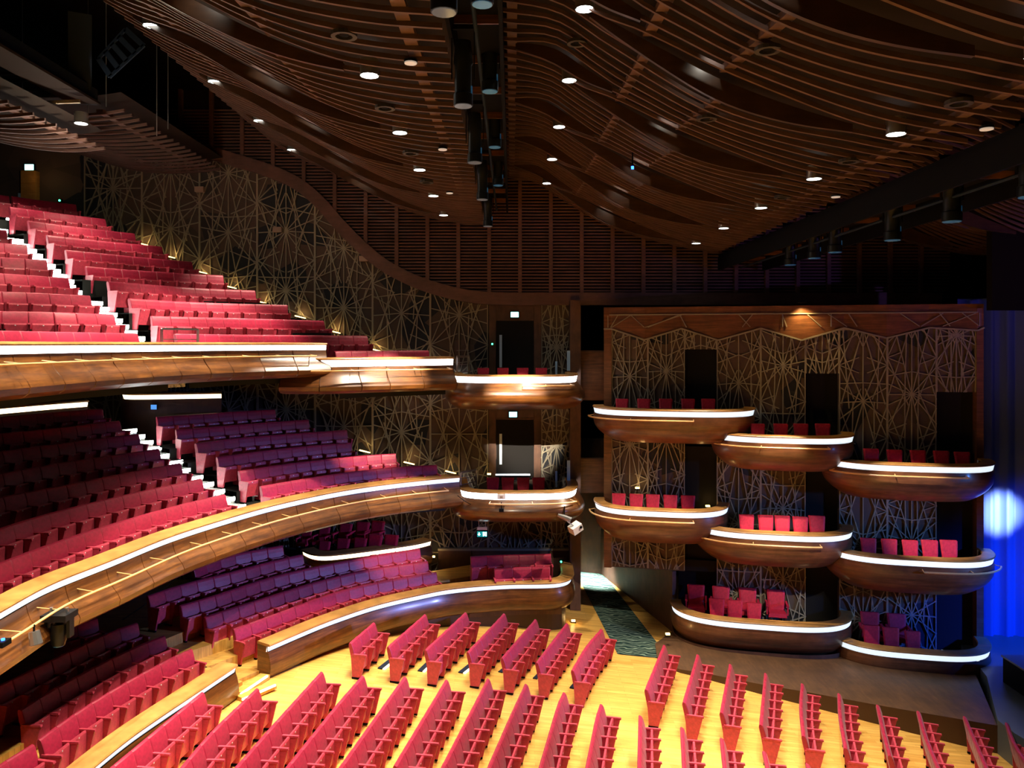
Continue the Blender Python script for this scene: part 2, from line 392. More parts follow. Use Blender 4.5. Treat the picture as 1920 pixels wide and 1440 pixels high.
# doors
for i, (zt, z0) in enumerate(((11.1, 8.3), (7.28, 5.0))):
    x0, x1 = (931-CX)*WY/F, (1000-CX)*WY/F
    e = empty('door_%d' % (i+1), ((x0+x1)/2, WY-0.05, z0), kind='structure')
    b = MB(); b.box(x0-(x0+x1)/2, x1-(x0+x1)/2, -0.04, 0.04, 0, zt-z0); b.build('door_leaf', DOORM, e)
    b = MB(); b.box(-0.60, -0.50, -0.09, -0.05, 0.55 if i else 1.0, zt-z0-0.55); b.build('door_handle', mat('handle_%d' % i, (0.6, 0.75, 0.95), 0.35, 0.2), e)  # LED reflection put into the handle's pale blue colour
    b = MB(); b.box(x0-(x0+x1)/2-0.05, x1-(x0+x1)/2+0.05, -0.08, -0.03, zt-z0, zt-z0+0.05); b.build('door_frame', WALLWOOD, e)

def sign(name, px, py, Y, w, h, label, m=EXITM):
    x, z = (px-CX)*Y/F, ZY(py, Y)
    e = empty(name, (x, Y, z), label, 'sign')
    b = MB(); b.box(-w/2-0.03, w/2+0.03, -0.04, 0.06, -h/2-0.03, h/2+0.03); b.build('sign_case', BLACK, e)
    b = MB(); b.box(-w/2, w/2, -0.05, -0.04, -h/2, h/2); b.build('sign_panel', m, e)
    return e
sign('exit_sign', 965, 590, WY-0.15, 0.3, 0.2, 'bright green-white exit sign above the upper side door')
sign('exit_sign', 962, 777, WY-0.15, 0.3, 0.2, 'bright green-white exit sign above the middle side door')
sign('exit_sign', 56, 314, WY-0.2, 0.34, 0.22, 'bright green-white exit sign high above the topmost balcony rows')
# hanging exit sign with arrow and running man
e = sign('hanging_exit_sign', 904, 1001, 29.2, 0.36, 0.2, 'dim green exit sign hanging below the middle box with white arrow', EXITD)
b = MB(); b.prism([(-0.11, -0.055, -0.05), (-0.16, -0.055, 0.0), (-0.06, -0.055, 0.0)], (0, -0.004, 0)); b.box(-0.125, -0.095, -0.06, -0.055, 0.0, 0.06); b.build('arrow', WHITEE, e)
b = MB(); b.box(0.03, 0.05, -0.06, -0.055, -0.07, 0.07); b.box(0.14, 0.16, -0.06, -0.055, -0.07, 0.07); b.box(0.03, 0.16, -0.06, -0.055, 0.055, 0.07)
b.box(0.08, 0.11, -0.06, -0.055, -0.02, 0.03); b.box(0.085, 0.105, -0.06, -0.055, 0.035, 0.05); b.bar((0.085, -0.057, -0.02), (0.065, -0.057, -0.06), 0.015, 0.005, (0, 1, 0)); b.bar((0.105, -0.057, -0.02), (0.125, -0.057, -0.06), 0.015, 0.005, (0, 1, 0)); b.build('running_figure', WHITEE, e)
b = MB(); b.box(-0.18, 0.18, -0.04, 0.04, 0.15, 0.25); b.tube([(-0.12, 0, 0.25), (-0.12, 0, 0.55)], 0.012); b.tube([(0.12, 0, 0.25), (0.12, 0, 0.55)], 0.012); b.build('sign_bracket', WHITEP, e)
for px, py, lab in ((923, 645, 'small glowing green door button beside the upper side door'), (112, 376, 'tiny glowing green light behind the topmost balcony row'), (1052, 1053, 'small glowing green light past the purple rows by the wooden corner post')):
    Y = WY - 0.12 if py != 1053 else 29.6
    x, z = (px-CX)*Y/F, ZY(py, Y)
    e = empty('indicator_light', (x, Y, z), lab, 'light')
    b = MB(); b.box(-0.06, 0.06, 0, 0.12, -0.07, 0.07); b.build('light_case', BLACK, e)
    b = MB(); b.tube([(0, -0.03, 0), (0, 0.01, 0)], 0.035, 8); b.build('lens', GREEN, e)
for i, (px, py) in enumerate(((378, 357), (523, 432), (684, 486))):
    x, z = (px-CX)*WY/F, ZY(py, WY)
    e = empty('wall_speaker', (x, WY-0.08, z), 'small beige wall loudspeaker on brass lattice, %s from the topmost seats' % ('first', 'second', 'third')[i], 'loudspeaker', 'lattice wall loudspeakers')
    b = MB(); b.box(-0.17, 0.17, -0.2, 0.0, -0.1, 0.1); b.build('speaker_body', mat('beige', (0.35, 0.25, 0.2), 0.6) if i == 0 else bpy.data.materials['beige'], e)
    b = MB(); b.box(-0.14, 0.14, -0.21, -0.2, -0.08, 0.08); b.build('speaker_grille', bpy.data.materials['beige'], e)
# amber panel by the topmost exit
b = MB(); b.box(-1.0, 0.9, -0.1, 0, 0, 2.1)
e = empty('exit_vestibule', PX(60, WY-0.05) + (14.9,), 'amber lit wooden vestibule panel below the topmost exit sign', 'panel')
b = MB(); b.box(-0.25, 0.3, -0.3, 0.0, 0.0, 1.95); b.build('lit_panel', WOODCAP, e)
b = MB(); b.box(-0.42, -0.3, -0.2, 0.0, 0.0, 1.1); b.build('glass_edge', GLASS, e)
l = bpy.data.lights.new('lamp', 'POINT'); l.energy = 2.5; l.color = (1, 0.6, 0.2); o = bpy.data.objects.new('lamp', l); COL.objects.link(o); o.location = PX(70, WY-0.8) + (16.6,)

# ---------------------------------------------------------------- ceiling of slats
YP, Y0P = 3.73, 11.75
def make_canopy(prof, ya, yb, pitch, bumps, beams, mslat=SLAT, back=0.5):
    Cp = catmull(sorted(prof), 0.28); X = Cp[:, 0]; Z = Cp[:, 1]
    def zz(x, y):
        base = np.interp(x, X, Z); ph = ((y - Y0P) / YP) % 1.0
        d = 0.0
        for (xc, hw, A, po) in bumps:
            q = np.clip(1 - ((x - xc) / hw) ** 2, 0, 1) ** 1.5
            pp = (ph + po) % 1.0
            d = d + A * q * (pp - 0.5)
        return base + d
    y = ya
    while y < yb:
        zs = zz(X, y); r = []
        for x, z in zip(X, zs):
            r.append([(x, y-0.03, z), (x, y+0.03, z), (x, y+0.03, z+0.075), (x, y-0.03, z+0.075)])
        b = MB(); b.grid(r, closed=True); b.poly(r[0]); b.poly(list(reversed(r[-1]))); b.build('slat', mslat, ceil)
        y += pitch
    # dark backing sheet above the slats
    b = MB(); ys = np.arange(ya - 0.2, yb + 0.1, 0.31)
    b.grid([[(x, y, zz(x, y) + back) for x in X] for y in ys]); b.build('backing_board', BACKB, ceil, smooth=True)
    # bulged solid boards closing the steps between two waves
    for (xc, hw, A, po) in bumps:
        k0 = math.floor((ya - Y0P) / YP) - 1
        for k in range(k0, k0 + 12):
            yp = Y0P + (k - po) * YP
            if yp < ya or yp > yb: continue
            xs2 = np.linspace(xc - hw * 0.93, xc + hw * 0.93, 24); rows = []
            for x in xs2:
                q = (1 - ((x - xc) / hw) ** 2) ** 1.5
                bz = float(np.interp(x, X, Z))
                lo = bz - abs(A) * q * 0.5 - 0.03; hi = bz + abs(A) * q * 0.12 + 0.1
                rows.append([(x, yp-0.03, lo), (x, yp+0.05, lo), (x, yp+0.05, hi), (x, yp-0.03, hi)])
            b = MB(); b.grid(rows, closed=True); b.build('petal_board', PETAL, ceil)
    for xb in beams:
        n = 240; yy = np.linspace(ya, yb, n); seg = []
        for j, y in enumerate(yy):
            z0 = float(zz(np.array([xb]), y)[0]); r = [(xb-0.1, y, z0+0.07), (xb+0.1, y, z0+0.07), (xb+0.1, y, z0+0.17), (xb-0.1, y, z0+0.17)]
            jump = bool(seg) and abs(r[0][2]-seg[-1][0][2]) > 0.06
            if (jump or j == n-1) and len(seg) > 3:
                sg = seg[::4] if (len(seg)-1) % 4 == 0 else seg[::4] + [seg[-1]]
                b = MB(); b.grid(sg, closed=True); b.poly(sg[0]); b.poly(list(reversed(sg[-1]))); b.build('beam', mslat, ceil); seg = []
            elif jump: seg = []
            seg.append(r)
    return zz
LEFTP = [(-9.0, 17.75), (-7.96, 17.2), (-6.92, 16.77), (-5.79, 16.15), (-4.34, 15.43), (-3.16, 15.02), (-2.0, 14.8), (-1.0, 14.72)]
RIGHTP = [(-0.17, 16.52), (0.83, 16.35), (1.65, 15.85), (2.69, 15.26), (3.72, 14.72), (5.1, 14.23), (6.6, 13.86), (7.85, 13.66)]
zL = make_canopy(LEFTP, 7.2, WY - 0.35, 0.475, [(-5.6, 2.9, 0.3, 0.45)], (-1.55, -4.1, -7.2))
zR = make_canopy(RIGHTP, 6.2, WY - 0.35, 0.475, [(3.7, 2.5, 0.42, 0.35), (1.1, 1.1, 0.3, 0.6)], (0.0, 2.4, 3.75, 7.2))
make_canopy([(-11.35, 15.62), (-12.2, 15.55), (-13.2, 15.62), (-14.4, 15.85), (-15.8, 16.3), (-17.4, 17.0)], 16.6, 22.5, 0.475, [], (-11.7,))
make_canopy([(-11.1, 16.85), (-11.7, 16.76), (-12.6, 16.7), (-13.7, 16.72), (-15.0, 16.95), (-17.0, 17.6)], 22.9, WY - 0.1, 0.475, [], (-11.8,))
make_canopy([(10.4, 16.2), (12, 15.6), (13.5, 14.9), (15.5, 14.05), (17.5, 13.6), (19.5, 13.75), (22, 14.6)], 11.0, WY - 0.3, 0.475, [(14.0, 2.5, 0.6, 0.2)], (12.5, 17.0))
for (xb, po, zfun) in ((-5.3, 0.45, zL), (3.55, 0.35, zR)):
    for k in range(-1, 6):
        yp = Y0P + (k - po) * YP
        if 8 < yp < WY - 0.5:
            z0 = float(zfun(np.array([xb]), yp - 0.1)[0]); spot((xb, yp - 0.75, z0 + 0.42), (xb - 0.05, yp, z0 - 0.05), 34, (1, 0.95, 0.8), 70, 0.9, 0.04)
# end blocks of the two left canopies
ordn = ['first', 'second', 'third', 'fourth', 'fifth', 'sixth', 'seventh', 'eighth', 'ninth', 'tenth', 'eleventh', 'twelfth', 'thirteenth', 'fourteenth', 'fifteenth', 'sixteenth', 'seventeenth', 'eighteenth', 'nineteenth', 'twentieth', 'twenty-first', 'twenty-second', 'twenty-third', 'twenty-fourth', 'twenty-fifth', 'twenty-sixth', 'twenty-seventh', 'twenty-eighth', 'twenty-ninth', 'thirtieth', 'thirty-first', 'thirty-second', 'thirty-third']
files = ('above the upper balcony edge', 'beside the lighting slot', 'past the lighting slot', 'along the stage-side canopy edge')
def downlight(x, y, z, lab, r=0.13):
    e = empty('ceiling_downlight', (x, y, z), lab, 'ceiling light', 'ceiling downlights')
    b = MB(); n = 12; ring = [(r*1.25*math.cos(2*math.pi*k/n), r*1.25*math.sin(2*math.pi*k/n)) for k in range(n)]
    b.grid([[(q[0], q[1], 0.0) for q in ring], [(q[0], q[1], 0.28) for q in ring]], closed=True); b.build('housing', STEEL, e, smooth=True)
    b = MB(); b.tube([(0, 0, 0.02), (0, 0, 0.06)], r*1.05, 12); b.build('lens', LAMPON, e)
for j, (x, z, ax, k) in enumerate(DOWN):
    zz = zL if x < 0 else zR; n = 0
    for y in reversed(DOWN_Y):
        z0 = float(zz(np.array([x]), y)[0]) - 0.06
        p = proj(x, y, z0)
        if y > 8 and p[1] > -40 and -40 < p[0] < 1960:
            downlight(x, y, z0, 'small bright round ceiling light, %s from far wall, %s' % (ordn[n], files[j])); n += 1
l = bpy.data.lights.new('lamp', 'POINT'); l.energy = 260; l.color = (1, 0.88, 0.62); l.shadow_soft_size = 0.1; o = bpy.data.objects.new('lamp', l); COL.objects.link(o); o.location = (*PX(150, 20.2), ZY(240, 20.2) - 0.9)  # point light added below the downlight to brighten the canopy slats
downlight(*PX(152, 20.4), ZY(232, 20.4), 'small bright round ceiling light among dark slats beside the overhead gantry')
# unlit recessed speakers / dim lamps
n = 0
for (px, py) in ((645, 63), (722, 200), (770, 285), (800, 340), (1082, 78), (1440, 90), (1798, 190), (1325, 220), (1592, 300), (1467, 368)):
    # meet the canopy along the view ray
    best = None
    for Y in np.linspace(8, 30, 200):
        x = (px-CX)*Y/F; z = E-(py-HY)*Y/F; f = zL if x < 0 else zR
        d = abs(float(f(np.array([x]), Y)[0]) - z)
        if best is None or d < best[0]: best = (d, x, Y, z)
    _, x, Y, z = best
    side = ('left canopy half nearer the balconies' if x < 0 else 'stage-side canopy')
    e = empty('ceiling_speaker', (x, Y, z-0.05), 'dark round ceiling speaker ring, %s counted from far wall backwards, %s' % (ordn[n], 'balcony-side canopy' if x < 0 else 'stage-side canopy'), 'loudspeaker', 'round ceiling speakers')
    b = MB(); m = 14
    for (r0, r1) in ((0.2, 0.13),):
        A = [(r0*math.cos(2*math.pi*k/m), r0*math.sin(2*math.pi*k/m)) for k in range(m)]; B = [(r1*math.cos(2*math.pi*k/m), r1*math.sin(2*math.pi*k/m)) for k in range(m)]
        b.grid([[(q[0], q[1], 0.06) for q in A], [(q[0], q[1], 0) for q in A], [(q[0], q[1], 0) for q in B], [(q[0], q[1], 0.06) for q in B]], closed=True)
    b.build('ring', mat('speaker_ring', (0.03, 0.025, 0.025), 0.6) if n == 0 else bpy.data.materials['speaker_ring'], e)
    b = MB(); b.tube([(0, 0, 0.02), (0, 0, 0.05)], 0.07, 10); b.build('cone', BLACK, e); n += 1
for i, (px, py) in enumerate(((770, 110), (830, 275), (843, 358), (1850, 234), (1567, 364))):
    best = None
    for Y in np.linspace(8, 30, 200):
        x = (px-CX)*Y/F; z = E-(py-HY)*Y/F; f = zL if x < 0 else zR
        d = abs(float(f(np.array([x]), Y)[0]) - z)
        if best is None or d < best[0]: best = (d, x, Y, z)
    _, x, Y, z = best
    e = empty('emergency_ceiling_light', (x, Y, z-0.06), 'pale unlit disc light %s on the slatted ceiling, %s' % (('nearest the viewer', 'halfway along', 'near the far wall', 'at the outer corner', 'halfway out')[i], 'beside lighting slot' if x < 0 else 'by stage-side bridge'), 'ceiling light', 'unlit disc lights')
    b = MB(); b.tube([(0, 0, 0.0), (0, 0, 0.04)], 0.11, 14); b.build('disc', LAMPM, e)
    b = MB(); b.tube([(0, 0, -0.02), (0, 0, 0.0)], 0.10, 14); b.build('lens', LAMPOFF, e)
e = empty('pilot_light', (3.0, 21.0, 0), 'tiny bright blue pilot lamp in a dark ceiling opening', 'light')
x, z = (1186-CX)*20.5/F, ZY(314, 20.5); e.location = (x, 20.5, z)
b = MB(); b.tube([(0, 0, -0.04), (0, 0, 0.03)], 0.035, 8); b.build('lens', BLUEL, e)
b = MB(); b.tube([(0, 0, 0.03), (0, 0, 0.5)], 0.02, 6); b.build('stem', BLACK, e)

# ---- lighting slots and profile spotlights
def bridge(name, x0, x1, z, label, ya=5, yb=WY-0.4):
    e = empty(name, ((x0+x1)/2, yb, z), label, 'lighting bridge'); w = (x1-x0)/2
    b = MB(); b.box(-w, w, ya-yb, 0, 0.5, 0.6); b.build('walkway', BLACK, e)
    for s in (-1, 1):
        b = MB(); b.box(s*w-0.03, s*w+0.03, ya-yb, 0, 0.0, 0.5); b.build('side_beam', BLACK, e)
    b = MB(); b.tube([(0, ya-yb, 0.12), (0, 0, 0.12)], 0.035, 6); b.build('lamp_pipe', GRILL, e)
    y = ya + 0.9; n = 0
    while y < yb:
        b = MB(); b.box(-w, w, y-yb-0.02, y-yb+0.02, 0.35, 0.5); b.build('cross_bar', WOODRED, e); y += 1.87
    return e
def profile_lamp(x, y, z, label, r=0.16, L=1.05, lit=True, tilt=0.0):
    e = empty('profile_spotlight', (x, y, z), label, 'stage light', 'hanging profile spotlights'); e.rotation_euler = (tilt, 0, 0)
    b = MB(); b.tube([(0,0,0), (0,0,0.18), (0,0,0.2), (0,0,L*0.62), (0,0,L*0.66), (0,0,L)], [r, r, r*0.86, r*0.86, r*1.02, r*0.8], 14); auto_smooth(b.build('lamp_body', LAMPM, e))
    b = MB(); b.tube([(0,0,-0.012), (0,0,0.01)], r*0.9, 14); b.build('lens', LENS if lit else LENSBLUE, e)
    b = MB(); b.box(-r*1.2, -r*1.1, -0.03, 0.03, L*0.4, L+0.25); b.box(r*1.1, r*1.2, -0.03, 0.03, L*0.4, L+0.25); b.box(-r*1.2, r*1.2, -0.03, 0.03, L+0.2, L+0.28); b.build('yoke', BLACK, e)
    b = MB(); b.box(r*0.7, r*0.95, -0.04, 0.04, 0.03, L*0.3); b.build('rim_glow', LENSBLUE, e)  # blue rim of the glossy body, a faint glow put into its colour
    return e
bridge('lighting_slot_bridge', -1.0, -0.18, 15.2, 'black lighting bridge running along the slot between two slatted canopies')
for i, y in enumerate((26.5, 21.6, 17.2, 13.1, 9.4)):
    profile_lamp(-0.80, y, 14.1, 'black tubular spotlight hanging in the ceiling slot, %s from far wall' % ordn[i])
for i, y in enumerate((24.2, 19.5, 15.2, 11.3)):
    profile_lamp(-0.42, y, 15.0, 'black tubular spotlight on higher pipe in ceiling slot, %s from far wall' % ordn[i], lit=False)
bridge('lighting_bridge', 7.9, 9.6, 13.0, 'black lighting bridge along the stage-side edge of the slatted ceiling')
for i, (y, z) in enumerate(((25.3, 12.7), (23.3, 12.7), (21.8, 12.7), (18.5, 12.6), (16.0, 12.65), (13.6, 12.7))):
    profile_lamp(8.8, y, z, 'black tubular spotlight under the stage-side bridge, %s from far wall' % ordn[i], lit=False, r=0.19)
# overhead gantry at the far left
e = empty('steel_gantry', PX(60, 19) + (17.0,), 'dark bluish steel gantry beam with hanging mast and ladder rungs', 'gantry')
ox, oy, oz = e.location
def g(px, py, Y): return Vector((*PX(px, Y), ZY(py, Y))) - e.location
b = MB(); b.bar(g(-60, 55, 16), g(158, 182, 22), 0.7, 0.42); b.build('beam', GRILL, e)
b = MB(); b.bar(g(-60, 70, 15.4), g(160, 193, 21.9), 0.78, 0.06); b.build('beam_flange', mat('flange', (0.02, 0.015, 0.016), 0.8, spec=0.04), e)
b = MB(); b.bar(g(150, 25, 21), g(150, 165, 21.5), 0.55, 0.55); b.build('mast', GRILL, e)
for (pa, pb) in (((0, 138), (40, 137)), ((0, 153), (74, 148)), ((40, 194), (150, 190))):
    b = MB(); b.bar(g(pa[0], pa[1], 20), g(pb[0], pb[1], 20), 0.06, 0.08); b.build('strut', mat('strut', (0.25, 0.22, 0.18), 0.5) if 'strut' not in bpy.data.materials else bpy.data.materials['strut'], e)
for (pa, pb) in (((185, 110), (235, 55)), ((205, 145), (270, 85))):
    b = MB(); b.bar(g(pa[0], pa[1], 21), g(pb[0], pb[1], 21), 0.05, 0.08); b.build('ladder_side', GRILL, e)
for k in range(5):
    t = k / 4; b = MB(); b.bar(g(185+50*t, 110-55*t, 21), g(207+62*t, 143-57*t, 21), 0.05, 0.14); b.build('ladder_rung', GRILL, e)
for (px, y0, y1) in ((42, 150, 195), (165, 170, 238), (199, 172, 200), (294, 235, 255), (315, 222, 242)):
    x, Y = PX(px, 22.0)
    b = MB(); b.tube([(0, 0, 0), (0, 0, 20.0 - ZY(y1, 22.0))], 0.012, 5)
    o = b.build('hanger_rod', STEEL); o.location = (x, Y, ZY(y1, 22.0)); o['label'] = 'thin steel hanger rod above dark slats, %s from the gantry end' % ordn[[42,165,199,294,315].index(px)]; o['category'] = 'rod'; o['group'] = 'ceiling hanger rods'

# ---------------------------------------------------------------- parapets
PROF = [(-0.01, -0.15), (0.02, -0.28), (0.07, -0.42), (0.17, -0.55), (0.27, -0.66), (0.33, -0.78), (0.30, -0.90), (0.18, -0.98), (-0.1, -1.02), (-0.6, -1.02)]
PROFLOW = [(-0.01, -0.15), (0.04, -0.28), (0.08, -0.45), (0.09, -0.6), (0.06, -0.75), (0.0, -0.86), (-0.08, -0.92), (-0.2, -0.93)]
def parapet(name, label, C, z, rail=True, prof=PROF, ledh=0.14, gap=0.012, panel=1.25, capw=0.42, rail_range=(0.02, 0.98), ledmat=None, railn=0.43, group='curved wooden parapets', m=None, railz=-0.33):
    ledmat = ledmat or LED; m = m or WOOD
    C = np.array(C)[:, :2]; N, T = normals(C); zz = z if hasattr(z, '__len__') else [z] * len(C)
    e = empty(name, (C[len(C)//2][0], C[len(C)//2][1], zz[len(C)//2]), label, 'parapet', group); o0 = np.array(e.location)
    def pt(i, n, dz): return (C[i][0]+N[i][0]*n-o0[0], C[i][1]+N[i][1]*n-o0[1], zz[i]+dz-o0[2])
    def loft(idx, section, name, m2, sm=True, closed=True):
        b = MB(); rows = [[pt(i, n, dz) for (n, dz) in section] for i in idx]
        b.grid(rows, closed=closed)
        if closed: b.poly(list(reversed(rows[0]))); b.poly(rows[-1])
        o = b.build(name, m2, e); auto_smooth(o) if sm else None
        return o
    A = list(range(len(C)))
    loft(A, [(0.05, 0.01), (0.06, 0.04), (0.04, 0.07), (-capw, 0.09), (-capw-0.02, 0.02), (-0.02, 0.0)], 'cap', WOODCAP)
    loft(A, [(-0.005, -0.01), (-0.05, -0.01-ledh), (-0.09, -0.01-ledh), (-0.06, -0.005)], 'light_strip', ledmat, False)
    # fascia panels
    L = plen(C); npan = max(1, int(round(L / panel))); cuts = [int(round(k * (len(C)-1) / npan)) for k in range(npan + 1)]
    off = ledh - 0.14
    sec = [(n, dz - off) for (n, dz) in prof]
    for k in range(npan):
        i0, i1 = cuts[k], cuts[k+1]
        if i1 <= i0: continue
        Cs = C[i0:i1+1]; rows = []
        for i in range(i0, i1+1):
            sft = gap if i == i0 else (-gap if i == i1 else 0)
            rows.append([(C[i][0]+N[i][0]*n+T[i][0]*sft-o0[0], C[i][1]+N[i][1]*n+T[i][1]*sft-o0[1], zz[i]+dz-o0[2]) for (n, dz) in sec])
        b = MB(); b.grid(rows)
        inner = [[(C[i][0]+N[i][0]*(n-0.03)-o0[0], C[i][1]+N[i][1]*(n-0.03)-o0[1], zz[i]+dz-o0[2]) for (n, dz) in sec] for i in (i0, i1)]
        for r, q in ((rows[0], inner[0]), (rows[-1], inner[1])): b.grid([q, r])
        o = b.build('fascia_panel', m, e); auto_smooth(o)
    # end caps, inner lining
    for i in (0, len(C)-1):
        b = MB(); b.poly([pt(i, n, dz) for (n, dz) in sec] + [pt(i, -capw, sec[-1][1]), pt(i, -capw, 0.02), pt(i, -0.02, 0.0)]); b.build('end_panel', m, e)
    loft(A, [(-capw+0.02, 0.02), (-capw, -0.95)], 'inner_lining', WALLWOOD, False, False)
    if rail:
        i0, i1 = int(rail_range[0]*(len(C)-1)), int(rail_range[1]*(len(C)-1))
        b = MB(); b.tube([pt(i, railn, railz) for i in range(i0, i1+1)], 0.026, 6); r = b.build('rail', RAILM, e, smooth=True)
        L = plen(C[i0:i1+1]); nb = max(2, int(round(L/1.25)))
        for k in range(nb + 1):
            i = i0 + int(round(k*(i1-i0)/nb)); b = MB(); b.tube([pt(i, 0.0, railz+0.04), pt(i, railn, railz)], 0.012, 5); b.build('bracket', RAILM, r)
    return e

# middle balcony
MIDZ = 5.48
mid_px = [(0,1150),(83,1098),(167,1069),(233,1042),(317,1007),(410,978),(495,953),(560,938),(643,921),(727,909),(800,901),(862,896)]
mid = [U(x, y, MIDZ) for x, y in mid_px]
mid = [(-8.75, 8.6), (-9.0, 11.2)] + mid
midC = smooth(catmull(mid, 0.3), 12)
parapet('balcony_parapet', 'long curving wooden parapet of the middle balcony with handrail and light strip', midC, MIDZ)
# upper balcony, first length
upC = smooth(catmull([(-8.6, 9.5), (-9.25, 12.2)] + [PX(a, b) for a, b in ((0,14.7),(100,16.4),(200,18.5),(320,21.0),(430,23.1),(520,24.5),(612,25.7))], 0.3), 6)
parapet('balcony_parapet', 'long wooden upper balcony parapet with panel joints just below the red seats', upC, 10.16, gap=0.02, panel=1.15, ledmat=LEDHI)
up2C = smooth(catmull([PX(a, b) for a, b in ((530,25.5),(570,25.4),(606,25.4),(640,25.6),(700,26.2),(780,27.0),(850,27.7))], 0.25), 3)
parapet('balcony_parapet', 'short brightly lit upper parapet one step below the long upper one', up2C, 9.68, gap=0.018, panel=1.2, ledh=0.2, ledmat=LEDHI)
# upper soffits
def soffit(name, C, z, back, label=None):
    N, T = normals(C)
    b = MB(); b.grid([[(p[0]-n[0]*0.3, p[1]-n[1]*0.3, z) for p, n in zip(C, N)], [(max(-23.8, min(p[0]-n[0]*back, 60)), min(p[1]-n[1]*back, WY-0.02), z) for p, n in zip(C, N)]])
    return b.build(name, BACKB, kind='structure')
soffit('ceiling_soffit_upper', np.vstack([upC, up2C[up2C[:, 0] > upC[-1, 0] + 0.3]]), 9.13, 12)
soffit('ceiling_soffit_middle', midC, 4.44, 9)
# lower parapets
LOWZ = 1.9
low_px = [(503,1213),(540,1197),(580,1180),(623,1163),(707,1135),(790,1116),(849,1105),(947,1097),(1020,1096)]
lowp = [U(x, y, LOWZ) for x, y in low_px] + [(1.75, 27.75), (2.12, 28.3), (2.2, 29.2), (2.2, 30.2)]
lowC = smooth(catmull(lowp, 0.22), 3)
parapet('balcony_parapet', 'long low wooden parapet behind the stalls, rounded at the corner post', lowC, LOWZ, rail=False, prof=PROFLOW, panel=30, gap=0)
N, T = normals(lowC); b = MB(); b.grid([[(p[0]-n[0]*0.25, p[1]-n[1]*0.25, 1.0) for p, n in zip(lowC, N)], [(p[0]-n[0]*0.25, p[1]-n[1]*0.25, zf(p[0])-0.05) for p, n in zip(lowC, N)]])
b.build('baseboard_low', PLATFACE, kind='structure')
lp2C = smooth(catmull([U(x, y, LOWZ) for x, y in ((442.5,1250),(372,1297),(300,1345),(223,1400))] + [(-8.35, 14.0), (-8.4, 12.0)], 0.25)[::-1], 3)
parapet('balcony_parapet', 'short low wooden parapet beside the aisle at the stalls rear corner', lp2C, LOWZ, rail=False, prof=PROFLOW, panel=30, gap=0)

# ---------------------------------------------------------------- seat prototype (local: x width, y forward, z up)
SW = 0.55
def bm_back():
    b = MB(); w = SW/2 - 0.002
    # closed side profile from bottom to top, pillowed front
    secs = []
    for (z, yf, yb) in ((0.40, 0.165, 0.06), (0.50, 0.165, 0.045), (0.64, 0.150, 0.02), (0.80, 0.110, -0.015), (0.92, 0.070, -0.04), (0.965, 0.045, -0.035), (0.985, 0.01, -0.02)):
        secs.append([(-w, yb, z), (-w, yf-0.012, z), (-w*0.93, yf, z), (0, yf+0.004, z), (w*0.93, yf, z), (w, yf-0.012, z), (w, yb, z)])
    secs[-1] = [(p[0]*0.985, p[1], p[2]) for p in secs[-1]]
    b.grid(secs, closed=True); b.poly(list(reversed(secs[0]))); b.poly(secs[-1]); return b
def bm_seat():   # tipped-up cushion with flat front panel
    b = MB(); w = SW/2 - 0.035
    prof = [(0.25, 0.24), (0.205, 0.42), (0.24, 0.58), (0.262, 0.67), (0.305, 0.68), (0.32, 0.64), (0.31, 0.2), (0.265, 0.19)]
    A = [(-w, y, z) for y, z in prof]; B = [(w, y, z) for y, z in prof]
    b.grid([A, B], closed=True); b.poly(A); b.poly(list(reversed(B))); return b
def bm_arm(sx):
    b = MB(); b.hexa([(sx-0.03, 0.07, 0.65), (sx+0.03, 0.07, 0.65), (sx+0.03, 0.51, 0.65), (sx-0.03, 0.51, 0.65), (sx-0.028, 0.07, 0.69), (sx+0.028, 0.07, 0.69), (sx+0.028, 0.50, 0.69), (sx-0.028, 0.50, 0.69)]); return b
def bm_side(sx):
    b = MB(); t = 0.022
    b.hexa([(sx-t, 0.08, 0.05), (sx+t, 0.08, 0.05), (sx+t, 0.34, 0.05), (sx-t, 0.34, 0.05), (sx-t, 0.04, 0.65), (sx+t, 0.04, 0.65), (sx+t, 0.485, 0.65), (sx-t, 0.485, 0.65)])
    b.hexa([(sx-t-0.008, 0.07, 0.0), (sx+t+0.008, 0.07, 0.0), (sx+t+0.008, 0.33, 0.0), (sx-t-0.008, 0.33, 0.0), (sx-t-0.008, 0.07, 0.05), (sx+t+0.008, 0.07, 0.05), (sx+t+0.008, 0.33, 0.05), (sx-t-0.008, 0.33, 0.05)], 1)
    return b
def bm_plate(): b = MB(); b.box(-0.014, 0.014, 0.314, 0.324, 0.615, 0.64); return b
me_back = bm_back().mesh('backrest', RED); me_back.polygons.foreach_set('use_smooth', [True]*len(me_back.polygons)); me_back.set_sharp_from_angle(angle=math.radians(24))
me_seat = bm_seat().mesh('tip_up_seat', REDP)
me_arm = {1: bm_arm(SW/2).mesh('armrest', REDP), -1: bm_arm(-SW/2).mesh('armrest', REDP)}
me_side = {1: bm_side(SW/2).mesh('side_panel', [REDP, BLACK]), -1: bm_side(-SW/2).mesh('side_panel', [REDP, BLACK])}
me_plate = bm_plate().mesh('number_plate', PLATEM)

